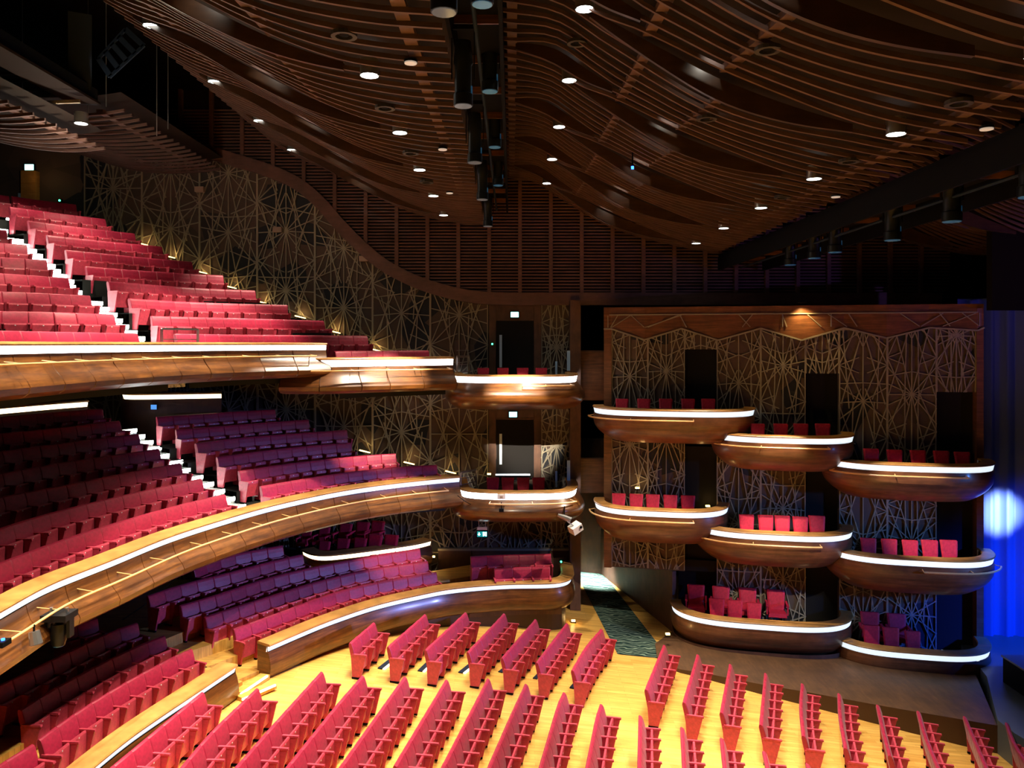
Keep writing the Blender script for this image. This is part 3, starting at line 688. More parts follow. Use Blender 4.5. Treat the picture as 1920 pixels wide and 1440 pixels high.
SEATS = []   # (size, x, y, z, rz, sx, last, label, group)
def row_seats(C, zfn, block, endname, rowno, start='a', pitch=SW, skip=None):
    """C: path with seats facing its right-hand side; start: which end the count starts from."""
    C = np.array(C); L = plen(C); n = max(1, int(round(L / pitch))); D = resample(C, L / n); p = L / n
    n = len(D) - 1
    for i in range(n):
        a, c = D[i], D[i+1]; mx, my = (a+c)/2; t = (c-a)/np.linalg.norm(c-a); f = (t[1], -t[0])
        rz = math.atan2(-f[0], f[1]); z = zfn(mx, my)
        k = i if start == 'a' else n-1-i
        q = proj(mx, my, z + 0.95)
        if q[0] < -45 or q[0] > 1960 or q[1] > 1475: continue
        lab = 'crimson tip-up theatre seat, %s from %s, %s row %s' % (ordn[k], endname, rowno, block)
        SEATS.append((F/my, mx, my, z, rz, p/SW, (i == 0), lab, 'theatre seats ' + block))
def tread(C, z, name, fwd=0.95, backw=0.12, ext0=0.6, ext1=0.6, drop=0.55, m=TREAD):
    C = smooth(np.array(C), 2); t0 = (C[0]-C[1])/np.linalg.norm(C[0]-C[1]); t1 = (C[-1]-C[-2])/np.linalg.norm(C[-1]-C[-2])
    C = np.vstack([C[0]+t0*ext0, C, C[-1]+t1*ext1]); N, T = normals(C)
    A = [(p[0]-n[0]*backw, min(p[1]-n[1]*backw, WY), z) for p, n in zip(C, N)]; B = [(p[0]+n[0]*fwd, min(p[1]+n[1]*fwd, WY), z) for p, n in zip(C, N)]
    D = [(p[0], p[1], z-drop) for p in B]
    b = MB(); b.grid([A, B, D]); return b.build(name, m, kind='structure')

# stalls
def ztop_pt(px, py):   # point of a stalls backrest top (raked floor)
    s = (px-CX)/F; Y = (E - (0.36+0.975)) / ((py-HY)/F - 0.1*s); return (s*Y, Y)
zst = lambda x, y: zf(x)
A = [[(656,1206),(701,1168)],[(727.5,1213),(797,1152.5)],[(797.5,1219),(873,1149)],[(877,1223),(945,1151)],[(941,1234),(1004,1162)],[(1006,1242.5),(1062.5,1169)],[(1073,1257),(1100,1212),(1127.5,1180)]]
for i, r in enumerate(A):
    C = catmull([ztop_pt(*p) for p in r], 0.2)
    row_seats(C, zst, 'of stalls below long parapet', 'cross aisle', ordn[len(A)-1-i], 'a', 0.555)
Bk = [[(380,1298),(300,1362)],[(482.5,1291),(397,1373),(340,1440)],[(603,1260),(517,1355),(448,1433)],[(680,1267.5),(633,1321),(600,1362)],[(759,1269),(707,1342),(680,1380)],[(837,1275),(792,1350)],
      [(915,1273),(905,1293),(860,1380)],[(986,1283),(963,1332),(942,1380)],[(1057.5,1299),(1048,1318),(1032,1373)],[(1127,1321),(1120,1340),(1112,1380)],[(1200,1342),(1199,1390)],[(1278,1364),(1282,1440)],[(1352.5,1384),(1358,1440)],[(1432,1409),(1441,1450)],[(1513,1432),(1527,1470)]]
for i, r in enumerate(Bk):
    P = [np.array(ztop_pt(*p)) for p in r]
    d = (P[-1]-P[-2])/np.linalg.norm(P[-1]-P[-2]); P.append(P[-1]+d*(2.4))
    C = smooth(catmull(P, 0.2), 6)[::-1]; L = plen(C); n = int(L/0.555); C = resample(C, 0.05); C = C[-int(n*0.555/0.05)-1:]
    row_seats(C, zst, 'of big central stalls block', 'cross aisle', ordn[len(Bk)-1-i], 'b', 0.555)
Ck = [[(1211,1293),(1245,1210)],[(1282,1317),(1308,1228)],[(1352,1336),(1369,1246)],[(1426,1359),(1435,1263)],[(1506,1380),(1501,1325),(1504,1282.5)],[(1585,1403),(1575,1345),(1572.5,1301)],[(1668,1417),(1655,1368),(1645,1322.5)],[(1764,1452),(1735,1382),(1721,1334)],[(1862,1470),(1830,1395),(1808,1344)],[(1960,1480),(1905,1400),(1887,1357)]]
for i, r in enumerate(Ck):
    C = catmull([ztop_pt(*p) for p in r], 0.2)
    row_seats(C, zst, 'of stalls beside stage boxes', 'cross aisle', ordn[len(Ck)-1-i], 'a', 0.57)
# parterre behind the low parapets
PZ = [2.15, 2.45, 2.75, 3.05, 3.35]
Pk = [[(437,1180),(498,1158),(555,1137),(608,1117.5),(663,1101),(726,1088),(788,1077.5),(818,1073)],[(383,1157.5),(452,1135),(513,1116),(572,1097),(657,1075),(715,1064),(802,1052.5)],
      [(337,1136),(403,1117),(467,1095),(528,1077),(615,1058),(673,1047.5),(732,1037),(787,1029)],[(276,1118),(338,1097),(397,1082),(453,1068),(508,1052.5),(567,1040)],[(360,1064),(417.5,1044),(477,1032),(530,1023)]]
Qk = [[(72.5,1388),(112,1358),(148,1334),(185,1310),(222.5,1288),(257,1267.5),(297,1247.5),(325,1231),(359,1217)],[(36,1332),(72,1308),(108,1288),(143,1268),(177.5,1251),(211,1233),(245,1218),(277,1203),(308,1192)],
      [(-20,1294),(0,1284),(52,1260),(87.5,1242),(132,1220),(160,1208),(192,1192),(225,1177),(257,1168)],[(100,1182),(138,1170),(182,1159)]]
for nm, K, blk, st in (('P', Pk, 'behind the long low parapet', 'a'), ('Q', Qk, 'behind the short low parapet', 'b')):
    for i, r in enumerate(K):
        z = PZ[i] - 0.975
        C = smooth(catmull([U(x, y, PZ[i]) for x, y in r], 0.2), 8)
        row_seats(C, lambda x, y, z=z: z, blk, 'side aisle', ordn[i], st, 0.555)
        tread(C, z, 'floor_parterre', 1.0, 0.3, 0.8 if st == 'a' else 1.5, 3.0 if st == 'a' else 0.8, m=FLOORM)
C = catmull([U(x, y, 2.15) for x, y in ((-40,1462),(10,1428),(62,1396))], 0.2); row_seats(C, lambda x, y: 1.175, 'in the bottom corner by parapet', 'its aisle', 'first', 'b', 0.555)
# purple rows in the corner by the post
for i, (r, zt) in enumerate((([(926,1067),(1000,1064),(1031,1064)], 2.35), ([(882,1045),(940,1042),(1033,1040)], 2.62))):
    C = catmull([U(x, y-1, zt) for x, y in r], 0.2); row_seats(C, lambda x, y, zt=zt: zt-0.975, 'by the wooden corner post', 'wall steps', ordn[i], 'a', 0.62); tread(C, zt-0.975, 'floor_parterre', 0.42, 0.5, 0.9, 0.4, m=PLAT)
# middle balcony rows
MZ = [5.88, 6.25, 6.625, 7.0, 7.38, 7.76, 8.14]
Rk = [[(488,912.5),(553,901),(643,887),(732,877),(819,872)],[(447,884),(510,874),(570,866),(627,860),(685,854),(742,851)],[(406,857.5),(468,849),(523,842),(577,836.5),(630,832),(657,830)],
      [(366,832),(428,823),(485,818),(567,812),(597,810),(650,806.5)],[(329,806),(418,799),(502,792),(578,787)],[(293,782),(380,776),(460,771),(515,768)]]
Lk = [[(14,1050),(53,1035),(93,1021),(129,1008),(164,997),(199,986),(232.5,976),(266,966),(298,957.5),(330,949),(360,941),(390,934),(421,927.5)],
      [(16,986),(53,974),(87.5,964),(122.5,955),(156,947),(188,939),(220,932),(253,924),(286,917),(317,910),(349,904),(376.5,898)],
      [(0,933),(67,920),(107,913),(143,906),(175,899),(211,892),(243,886),(275,880),(307,874),(337.5,869)],
      [(0,888),(83,873.5),(145,863),(207,855),(238,850),(267,846),(297,842)],[(0,847),(28,843),(98,834),(163,825),(229,817),(259,814)],[(0,813),(97,804),(162,796),(193,792.5),(223,789.5)],[(0,782),(67,776),(133,770.5),(191,766.5)]]
AISLE_M = []
for nm, K, blk, st in (('R', Rk, "of middle balcony's wall-side block", 'a'), ('L', Lk, "of middle balcony's long block", 'b')):
    for i, r in enumerate(K):
        z = MZ[i] - 0.975; P = [np.array(U(x, y, MZ[i])) for x, y in r]
        if nm == 'L':
            d = (P[0]-P[1])/np.linalg.norm(P[0]-P[1]); P = [P[0]+d*1.1+np.array([0.03, 0])] + P
        C = smooth(catmull(P, 0.2), 10)
        row_seats(C, lambda x, y, z=z: z, blk, 'stepped aisle', ordn[i], st, 0.555)
        tread(C, z, 'floor_middle_balcony', 1.05 if i else 0.55, 0.15, 0.06 if nm == 'R' else 3, (0.9 if i > 1 else 0.15) if nm == 'R' else 0.06)
        AISLE_M.append((nm, i, C[0] if nm == 'R' else C[-1], z))
# upper balcony rows
UZ = [10.48 + 0.535*k for k in range(10)]
UR = [None, [(282.5,593),(412,596.5),(520,599.5),(606,602)],[(241,560),(338,566),(428,569.5),(512,572),(539,572.5)],[(201,528),(292,535),(373,541),(478,545.5)],[(160,500),(255,507.5),(367,514.5),(418,517)],
      [(122,469),(217,478.5),(307,487),(359,491.5)],[(87,441),(185,452),(277,460.5),(303,463)],[(52,414),(143,426),(228,436),(252,438.5)],[(17,388),(113,401),(197,411.5)],[(21,368),(82,377),(142,384)]]
UL = [None,[(0,584),(100,586),(212,590)],[(0,547),(80,550.5),(168,555)],[(0,513),(60,517),(127,522)],[(0,483),(40,485),(87,488.5)],[(0,456),(50,460)],[(-15,430),(12,432.5)],None,None,[(-15,364),(16.5,368)]]
AISLE_U = []
for i in range(10):
    zt = UZ[i]; z = zt - 0.975
    if i == 0:
        PR = [PX(a, b) for a, b in ((327,22.7),(412,24.3),(480,25.4),(607,27.15),(688,28.1))]; PL = [PX(a, b) for a, b in ((-60,16.2),(0,17.3),(120,19.2),(200,20.6),(256,21.5))]
    else:
        PR = [U(x, y, zt) for x, y in UR[i]]; PL = [U(x, y, zt) for x, y in UL[i]] if UL[i] else None
    C = smooth(catmull(PR, 0.2), 8); row_seats(C, lambda x, y, z=z: z, "of upper balcony's wall-side block", 'stepped aisle', ordn[i], 'a', 0.55)
    tread(C, z, 'floor_upper_balcony', 1.05 if i else 0.6, 0.15, 0.06, 1.3); AISLE_U.append(('R', i, C[0], z))
    if PL:
        PL = [np.array(p) for p in PL]
        if i: d = (PL[0]-PL[1])/np.linalg.norm(PL[0]-PL[1]); PL = [PL[0]+d*1.1] + PL
        C = smooth(catmull(PL, 0.2), 6); row_seats(C, lambda x, y, z=z: z, "of upper balcony's outer block", 'stepped aisle', ordn[i], 'b', 0.56)
        tread(C, z, 'floor_upper_balcony', 1.05, 0.15, 4.0, 0.06); AISLE_U.append(('L', i, C[-1], z))
C = catmull([PX(a, b) for a, b in ((627,26.3),(700,27.2),(803,28.3))], 0.2); z = 9.96-0.975
row_seats(C, lambda x, y: z, 'behind the short upper parapet', 'its stepped end', 'only', 'a', 0.55); tread(C, z, 'floor_upper_balcony', 0.55, 0.2, 0.1, 0.4)

# ---- instantiate: the 300-odd largest as things, the rest joined as one stuff object
SEATS.sort(key=lambda s: -s[0])
NIND = 315
seen_lab = {}
def childobj(name, me, parent):
    o = bpy.data.objects.new(name, me); o.parent = parent; COL.objects.link(o); return o
for s in SEATS[:NIND]:
    _, x, y, z, rz, sx, first, lab, grp = s
    e = bpy.data.objects.new('theatre_chair', None); COL.objects.link(e); e.location = (x, y, z); e.rotation_euler = (0, 0, rz); e.scale = (sx, 1, 1)
    e['label'] = lab; e['category'] = 'theatre seat'; e['group'] = grp
    childobj('backrest', me_back, e); childobj('tip_up_seat', me_seat, e)
    for sd in ((1, -1) if not first else (1, -1)):
        if sd == -1 or first:
            a = childobj('side_panel', me_side[sd], e); childobj('armrest', me_arm[sd], e)
    childobj('number_plate', me_plate, e)
rest = SEATS[NIND:]
if rest:
    V = []; Fc = []; Mi = []; base = 0
    srcs = [(me_back, 0), (me_seat, 1), (me_side[-1], 1), (me_arm[-1], 1), (me_plate, 3)]
    cache = []
    for me, mi in srcs + [(me_side[1], 1), (me_arm[1], 1)]:
        v = np.array([q.co[:] for q in me.vertices]); f = [tuple(p.vertices) for p in me.polygons]; mm = [(2 if (mi == 1 and p.material_index == 1) else mi) for p in me.polygons]
        cache.append((v, f, mm))
    for s in rest:
        _, x, y, z, rz, sx, first, lab, grp = s
        c, sn = math.cos(rz), math.sin(rz)
        for v, f, mm in (cache if first else cache[:5]):
            w = v * np.array([sx, 1, 1]); q = np.stack([w[:, 0]*c - w[:, 1]*sn + x, w[:, 0]*sn + w[:, 1]*c + y, w[:, 2] + z], 1)
            V += q.tolist(); Fc += [tuple(i + base for i in t) for t in f]; Mi += mm; base += len(v)
    me = bpy.data.meshes.new('distant_seating'); me.from_pydata(V, [], Fc)
    for m in (RED, REDP, BLACK, PLATEM): me.materials.append(m)
    me.polygons.foreach_set('material_index', Mi); me.update()
    o = bpy.data.objects.new('distant_seating', me); COL.objects.link(o); o['kind'] = 'stuff'; o['label'] = 'farther rows of crimson tip-up seats in the upper and middle balconies'; o['category'] = 'seating'
print('SEATS', len(SEATS), 'individual', min(NIND, len(SEATS)))

# ---------------------------------------------------------------- stepped aisles with glowing nosings
def aisle(name, ends, lab, ncat, ns=2):
    L = {i: (p, z) for s, i, p, z in ends if s == 'L'}; R = {i: (p, z) for s, i, p, z in ends if s == 'R'}
    idx = sorted(set(R) | set(L)); pts = []
    for i in idx:
        if i in R and i in L: pts.append((i, (np.array(R[i][0])+np.array(L[i][0]))/2, R[i][1], np.array(R[i][0])-np.array(L[i][0])))
        elif i in R: pts.append((i, np.array(R[i][0]) - (pts[-1][3]/2 if pts else np.array([0.5, 0.2])), R[i][1], pts[-1][3] if pts else np.array([1, 0.4])))
        else: pts.append((i, np.array(L[i][0]) + pts[-1][3]/2, L[i][1], pts[-1][3]))
    n = 0
    for k in range(len(pts)):
        i, p, z, w = pts[k]
        q = pts[k+1][1] if k+1 < len(pts) else p + (p - pts[k-1][1]); zn = pts[k+1][2] if k+1 < len(pts) else z + (z - pts[k-1][2])
        d = (q-p); d /= np.linalg.norm(d); wd = w/np.linalg.norm(w); hw = min(0.66, np.linalg.norm(w)/2 + 0.02)
        # local frame: x = width direction, y = up the stairs
        for s2 in range(ns):
            fr = s2 / ns; c = p + (q-p)*(fr+0.02) + (p-q)*0.45; zz = z + (zn-z)*fr
            a = math.atan2(wd[1], wd[0])
            e = empty(name, (c[0], c[1], zz), lab % ordn[n], ncat, lab.split(',')[0] + 's', a)
            pr = d @ np.array([-math.sin(a), math.cos(a)]); dep = 1.0/ns * np.linalg.norm(q-p) * max(0.5, abs(pr)); sg = 1 if pr > 0 else -1
            b = MB(); y0, y1 = (0, dep*1.05) if sg > 0 else (-dep*1.05, 0)
            b.box(-hw, hw, y0, y1, -0.5, 0.012); b.build('tread', STEPC, e)
            b = MB(); ya, yb = (-0.02, 0.03) if sg > 0 else (-0.03, 0.02)
            b.box(-hw, hw, ya, yb, -0.09, 0.02); b.build('nosing_light', LEDSTEP, e)
            n += 1
aisle('aisle_step', AISLE_M, 'glare-whitened carpeted aisle step with glowing edge, %s up the middle balcony', 'step')
aisle('aisle_step', AISLE_U, 'glare-whitened carpeted aisle step with glowing edge, %s up the upper balcony', 'step', 3)

# ---------------------------------------------------------------- boxes
def box_hull(name, label, C, z, depth, back, taper=(0.77, 0.6), capw=0.34, ledh=0.17, rail=None, m=WOODRED, railn=0.2, floor=0.6, power=2.2, group='boat-shaped theatre boxes', bottom_bulge=0.05, railz=-0.3, ledmat=None):
    """C: rim polyline left to right (x, y); back: (p0, p1) of the wall line behind."""
    C = np.array(C)[:, :2]; N, T = normals(C)
    cen = (C[0] + C[-1]) / 2; ax = (C[-1]-C[0]); ax /= np.linalg.norm(ax); ay = np.array([ax[1], -ax[0]])
    e = empty(name, (cen[0], cen[1], z), label, 'theatre box', group); o0 = np.array([cen[0], cen[1], z])
    def W3(p, zz): return (p[0]-o0[0], p[1]-o0[1], zz-o0[2])
    def loft(section, nm, mm, closed=True, sm=True):
        b = MB(); rows = [[W3(C[i]+N[i]*n, z+dz) for n, dz in section] for i in range(len(C))]
        b.grid(rows, closed=closed)
        if closed: b.poly(list(reversed(rows[0]))); b.poly(rows[-1])
        o = b.build(nm, mm, e); 
        if sm: auto_smooth(o)
    loft([(0.04, 0.01), (0.05, 0.035), (0.03, 0.06), (-capw, 0.075), (-capw-0.02, 0.02), (-0.02, 0.0)], 'cap', WOODCAP)
    loft([(0.012, -0.01), (-0.03, -0.01-ledh), (-0.08, -0.01-ledh), (-0.05, -0.005)], 'light_strip', ledmat or LED, True, False)
    loft([(-capw+0.02, 0.02), (-capw, -floor)], 'inner_lining', WALLWOOD, False, False)
    rows = []; nt = 12
    for k in range(nt + 1):
        t = k / nt; r = t ** power; zz = z - 0.01 - ledh - t * (depth - ledh)
        row = []
        for i in range(len(C)):
            dlt = C[i]-cen; u = dlt @ ax; v = dlt @ ay
            su = 1 - (1-taper[0])*r; sv = 1 - (1-taper[1])*r
            bul = bottom_bulge * math.sin(math.pi * t ** 1.1)
            q = cen + ax*u*su + ay*v*sv + N[i]*bul
            row.append(W3(q, zz))
        rows.append(row)
    b = MB(); b.grid(rows); b.poly(list(reversed(rows[-1]))); auto_smooth(b.build('hull', m, e), 50)
    b = MB(); fl = [W3(C[i]-N[i]*0.3, z-floor) for i in range(len(C))]; b.prism(fl, (0, 0, -0.06)); b.build('floor_plate', CARPET, e)
    if rail:
        i0, i1 = [int(round(q*(len(C)-1))) for q in rail]
        P = [W3(C[i]+N[i]*railn, z+railz) for i in range(i0, i1+1)]
        b = MB(); b.tube(P, 0.03, 6); r = b.build('rail', RAILM, e)
        for i in (i0, (i0+i1)//2, i1):
            b = MB(); b.tube([W3(C[i], z+railz+0.04), W3(C[i]+N[i]*railn, z+railz)], 0.014, 5); b.build('bracket', RAILM, r)
    return e

# box wall line (far right)
P0 = np.array([(1133-CX)*29.5/F, 29.5]); P1 = np.array([(1842-CX)*26.8/F, 26.8]); WD = (P1-P0)/np.linalg.norm(P1-P0); WN = np.array([WD[1], -WD[0]])
WL = float(np.linalg.norm(P1-P0))
def wu(px):   # distance along the box wall of an image column
    s = (px-CX)/F; # P0 + u WD = (s*Y, Y)
    return float((s*P0[1]-P0[0])/(WD[0]-s*WD[1]))
def wyy(px): return float((P0+WD*wu(px))[1])
def WP(u, z, o): p = P0 + WD*u + WN*o; return (p[0], p[1], z)
wz0, wz1 = 2.0, 11.54
def wbox(mb, u0, u1, z0, z1, o0, o1, mi=0):
    mb.hexa([WP(u0,z0,o0), WP(u1,z0,o0), WP(u1,z0,o1), WP(u0,z0,o1), WP(u0,z1,o0), WP(u1,z1,o0), WP(u1,z1,o1), WP(u0,z1,o1)], mi)
uD = wu(1272)
b = MB(); wbox(b, 0, WL, wz0, wz1, -0.6, -0.35); wbox(b, uD, WL, -1.2, wz0, -0.6, -0.35); bw = b.build('wall_stage_side', NIGHT, kind='structure')
cols = [(1147, 1284), (1344, 1510), (1573, 1755)]; gaps = [(1284, 1344), (1510, 1573), (1755, 1829)]
b = MB(); wbox(b, 0, wu(1147), wz0, wz1, -0.35, 0.12); b.build('post', WOODRED, bw)
b = MB(); wbox(b, wu(1829), WL, -1.0, wz1, -0.35, 0.12); b.build('post', WOODRED, bw)
for k, (a, c) in enumerate(cols):
    u0, u1 = wu(a), wu(c); lo = wz0 if k == 0 else -0.6
    b = MB(); wbox(b, u0, u1, lo, wz1, -0.35, 0.0); b.build('wall_panel', LATBACK, bw)
    for j in range(2):
        ua, ub = u0 + (u1-u0)*j/2, u0 + (u1-u0)*(j+1)/2
        b = MB(); lattice(b, ua, ub, lo + 0.05, 10.9, WP, rng, w=0.031, cell=2.5, depth=0.06); b.build('lattice_panel', BRASS, bw, kind='stuff')
for k, (a, c) in enumerate(gaps):
    u0, u1 = wu(a), wu(c); ztop = E - ((655, 700, 735)[k]-HY)*wyy((a+c)/2)/F
    b = MB(); wbox(b, u0, u1, ztop, wz1, -0.35, 0.0); b.build('lintel', LATBACK, bw)
    b = MB(); lattice(b, u0, u1, ztop, 10.9, WP, rng, w=0.034, cell=2.2, depth=0.06); b.build('lattice_panel', BRASS, bw, kind='stuff')
    b = MB(); wbox(b, u0, u1, -0.6 if k else wz0, ztop, -0.35, -0.28); b.build('door_leaf', DOORM, bw)
    for (za, zb) in ((6.1, 6.5), (2.0, 2.4)):
        b = MB(); wbox(b, u0, u1, za, zb, -0.28, -0.1); b.build('lintel', DOORM, bw)
# zigzag wooden head band made of separate facets
zig = [(1133, 0.0), (1147, 0.0), (1209, -0.4), (1278, 0.0), (1346, -0.42), (1426, 0.0), (1502, -0.42), (1581, 0.0), (1660, -0.35), (1740, 0.0), (1829, -0.1), (1842, 0.0)]
zb0 = 10.75
for (a, da), (c, dc) in zip(zig[:-1], zig[1:]):
    u0, u1 = wu(a), wu(c); t = rng.uniform(0.1, 0.16)
    zm = (wz1 + zb0)/2
    o1, o2 = (0.10, 0.17) if dc < da else (0.17, 0.10)
    q = [WP(u0, zb0+da, 0.0), WP(u1, zb0+dc, 0.0), WP(u1, wz1, 0.0), WP(u0, wz1, 0.0), WP(u0, zb0+da, o1), WP(u1, zb0+dc, o2), WP(u1, wz1, o2), WP(u0, wz1, o1)]
    b = MB(); b.hexa(q); b.build('head_panel', WOODRED, bw)
b = MB()
for (a, da), (c, dc) in zip(zig[:-1], zig[1:]):
    u0, u1 = wu(a), wu(c)
    b.bar(WP(u0, zb0+da, 0.19), WP(u1, zb0+dc, 0.19), 0.05, 0.05, (0, -1, 0))
    for q in range(2):
        cl = lambda q: max(0.15, min(WL-0.15, q)); b.bar(WP(cl(rng.uniform(u0, u1)), zb0+0.05, 0.18), WP(cl(rng.uniform(u0, u1)+rng.uniform(-0.9, 0.9)), wz1-0.3, 0.18), 0.025, 0.03, (0, -1, 0))
b.bar(WP(0.2, wz1-0.28, 0.19), WP(WL-0.2, wz1-0.28, 0.19), 0.04, 0.04, (0, -1, 0)); b.build('brass_inlay', BRASS, bw, kind='stuff')
# warm lamp washing the middle of the head band
e = empty('wall_washer', WP(wu(1500), 11.62, 0.55), 'small lamp washing amber light down the top of the box wall', 'lamp')
b = MB(); b.box(-0.15, 0.15, -0.05, 0.05, 0.0, 0.08); b.build('lamp_body', BLACK, e)
b = MB(); b.bar((0, 0.05, 0.04), (0.1, 0.5, 0.0), 0.03, 0.03); b.build('arm', BLACK, e)
p = WP(wu(1500), 11.55, 0.5); spot(p, WP(wu(1510), 10.0, 0.05), 170, (1, 0.68, 0.25), 115, 0.9, 0.05)

def box_path(pts, Yf):
    """LED px trace -> world (x,y) with per-point depth, closed back to the wall at both ends."""
    return [PX(px, Y) for px, Y in zip(pts, Yf)]
BOX = []
def stage_box(px0, px1, pyc, lab, depth, rail, proj_out=1.9, lowr=False, wall_left=None, roundl=0.9, hull_t=(0.78, 0.6), power=2.2, extra=None):
    pc = (px0+px1)/2; Yw = wyy(pc); Yf = Yw - proj_out
    # frame along the wall
    x0, x1 = (px0-CX)*Yf/F, (px1-CX)*Yf/F
    cx = (x0+x1)/2; half = (x1-x0)/2 / abs(WD[0])
    pcn = np.array([cx, Yf]);   # mid-front point
    L = proj_out + 0.0
    pts = []
    n = 9
    # superellipse-like D outline: from wall left around the front to wall right
    for k in range(0, 41):
        t = -math.pi/2 + math.pi * k / 40
        cxx = math.copysign(abs(math.sin(t)) ** 0.62, math.sin(t)); cyy = abs(math.cos(t)) ** 0.85
        pts.append(pcn + WD * half * cxx - WN * L * (1-cyy))
    C = resample(pts, 0.16)
    z = ZY(pyc, Yf)
    e = box_hull('theatre_box', lab, C, z, depth, None, taper=hull_t, rail=rail, power=power)
    return e, C, z, Yf, half, pcn
boxes = [
 ('U1', 1106, 1412, 772, 'topmost boat-shaped wooden box on the stage-side wall, next to the dark gap', 1.12, (0.06, 0.60)),
 ('U2', 1345, 1606, 822, 'top tier boat-shaped wooden box in the middle of the stage-side wall', 1.14, (0.1, 0.68)),
 ('U3', 1572, 1876, 875, 'top tier boat-shaped wooden box closest to the blue stage', 1.17, (0.15, 0.68)),
 ('M1', 1108, 1363, 960, 'second tier boat-shaped wooden box above the carpeted passage', 1.17, (0.06, 0.66)),
 ('M2', 1308, 1603, 1004, 'second tier boat-shaped wooden box in the middle of the stage-side wall', 1.15, (0.14, 0.68)),
 ('M3', 1572, 1876, 1052, 'second tier boat-shaped wooden box with rail poking towards the blue stage', 1.17, (0.5, 0.9)),
 ('D2', 1264, 1600, 1172, 'lowest wooden box with armchairs beside the carpeted passage', 0.95, None),
 ('D3', 1578, 1869, 1227, 'lowest wooden box at the stage corner', 0.95, None),
]
BX = {}
for (nm, a, c, py, lab, dep, rail) in boxes:
    low = nm[0] == 'D'
    BX[nm] = stage_box(a, c, py, lab, dep, rail, hull_t=(0.93, 0.86) if low else (0.77, 0.74), power=3.0 if low else 2.6)

# ---- loose box chairs
def chair_meshes(arm):
    r = {}
    b = MB(); w0, w1 = 0.2, 0.235; secs = []
    for (z, w, y) in ((0.47, w0, 0.02), (0.6, w0+0.01, 0.0), (0.8, w1-0.01, -0.05), (0.93, w1, -0.085), (0.955, w1-0.015, -0.09)):
        secs.append([(-w, y-0.03, z), (-w, y+0.025, z), (-w*0.8, y+0.045, z), (w*0.8, y+0.045, z), (w, y+0.025, z), (w, y-0.03, z)])
    b.grid(secs, closed=True); b.poly(list(reversed(secs[0]))); b.poly(secs[-1]); r['backrest'] = b.mesh('backrest', DARKRED)
    b = MB(); b.hexa([(-0.22, 0.0, 0.38), (0.22, 0.0, 0.38), (0.235, 0.46, 0.38), (-0.235, 0.46, 0.38), (-0.21, 0.01, 0.47), (0.21, 0.01, 0.47), (0.225, 0.45, 0.48), (-0.225, 0.45, 0.48)]); r['seat'] = b.mesh('seat', DARKRED)
    legs = []
    for sx in (-1, 1):
        for y in (0.02, 0.42):
            b = MB(); b.hexa([(sx*0.2-0.014, y-0.014, 0), (sx*0.2+0.014, y-0.014, 0), (sx*0.2+0.014, y+0.014, 0), (sx*0.2-0.014, y+0.014, 0), (sx*0.2-0.022, y-0.022, 0.39), (sx*0.2+0.022, y-0.022, 0.39), (sx*0.2+0.022, y+0.022, 0.39), (sx*0.2-0.022, y+0.022, 0.39)]); legs.append(b.mesh('leg', CHAIRW))
    r['leg'] = legs
    if arm:
        arms = []
        for sx in (-1, 1):
            b = MB(); b.box(sx*0.26-0.028, sx*0.26+0.028, -0.02, 0.40, 0.64, 0.69); b.box(sx*0.26-0.018, sx*0.26+0.018, 0.33, 0.37, 0.42, 0.64); b.bar((sx*0.26, 0.0, 0.66), (sx*0.24, -0.02, 0.5), 0.03, 0.04); arms.append(b.mesh('armrest', DARKRED))
        r['armrest'] = arms
    return r
CH = chair_meshes(False); CHA = chair_meshes(True)
def chair(x, y, z, rz, lab, arm=False, s=1.0, grp='loose box chairs'):
    M = CHA if arm else CH
    e = empty('box_armchair' if arm else 'box_chair', (x, y, z), lab, 'chair', grp, rz); e.scale = (s, s, s)
    childobj('backrest', M['backrest'], e); childobj('seat', M['seat'], e)
    for l in M['leg']: childobj('leg', l, e)
    if arm:
        for l in M['armrest']: childobj('armrest', l, e)
ROTC = math.pi  # facing the camera
rzw = math.atan2(-WN[0], WN[1])
def box_chairs(nm, pxs, pyt, name, dy=0.95, arm=False, zfloor=None, s=1.05, order=None, rot=0.0):
    e, C, z, Yf, half, pcn = BX[nm]; zfl = z - 0.595
    for i, px in enumerate(pxs):
        Yl = Yf + dy - (px - (BOXC[nm]))/F*0.0
        # slide along the wall direction: row parallel to the wall
        s_ = (px-CX)/F; q = pcn - WN*dy; u = (s_*q[1]-q[0])/(WD[0]-s_*WD[1]); p = q + WD*u
        zt = ZY(pyt if not hasattr(pyt, '__len__') else pyt[i], p[1]); sc = (zt - zfl)/0.955
        chair(p[0], p[1], zfl, rzw + rot, ('crimson armchair' if arm else 'crimson upholstered chair') + ', %s from the passage side, %s' % (ordn[i], name), arm, max(0.7, min(1.3, sc)), 'chairs ' + name)
BOXC = {n: (a+c)/2 for (n, a, c, *_) in boxes}
box_chairs('U1', (1166, 1207, 1248, 1290, 1328), 748, 'in the topmost box by the dark gap')
box_chairs('U2', (1421, 1464, 1502, 1543), 795, 'in the middle top tier box')
box_chairs('U3', (1634, 1678, 1722, 1766, 1805), (842, 844, 845, 846, 848), 'in the top box near the stage')
box_chairs('M1', (1160, 1193, 1224, 1257, 1290), (926, 927, 928, 929, 930), 'in the second tier box over the passage')
box_chairs('M2', (1400, 1436, 1467, 1501, 1532), (966, 967, 968, 970, 968), 'in the middle second tier box')
box_chairs('M3', (1629, 1668, 1707, 1744, 1780), (1010, 1012, 1014, 1014, 1014), 'in the second tier box near the stage')
box_chairs('D2', (1344, 1378, 1414), (1124, 1127, 1132), 'in front row, box beside the passage', 0.85)
box_chairs('D2', (1305, 1352, 1402, 1455), (1088, 1094, 1096, 1102), 'in back row, box beside the passage', 1.75, True)
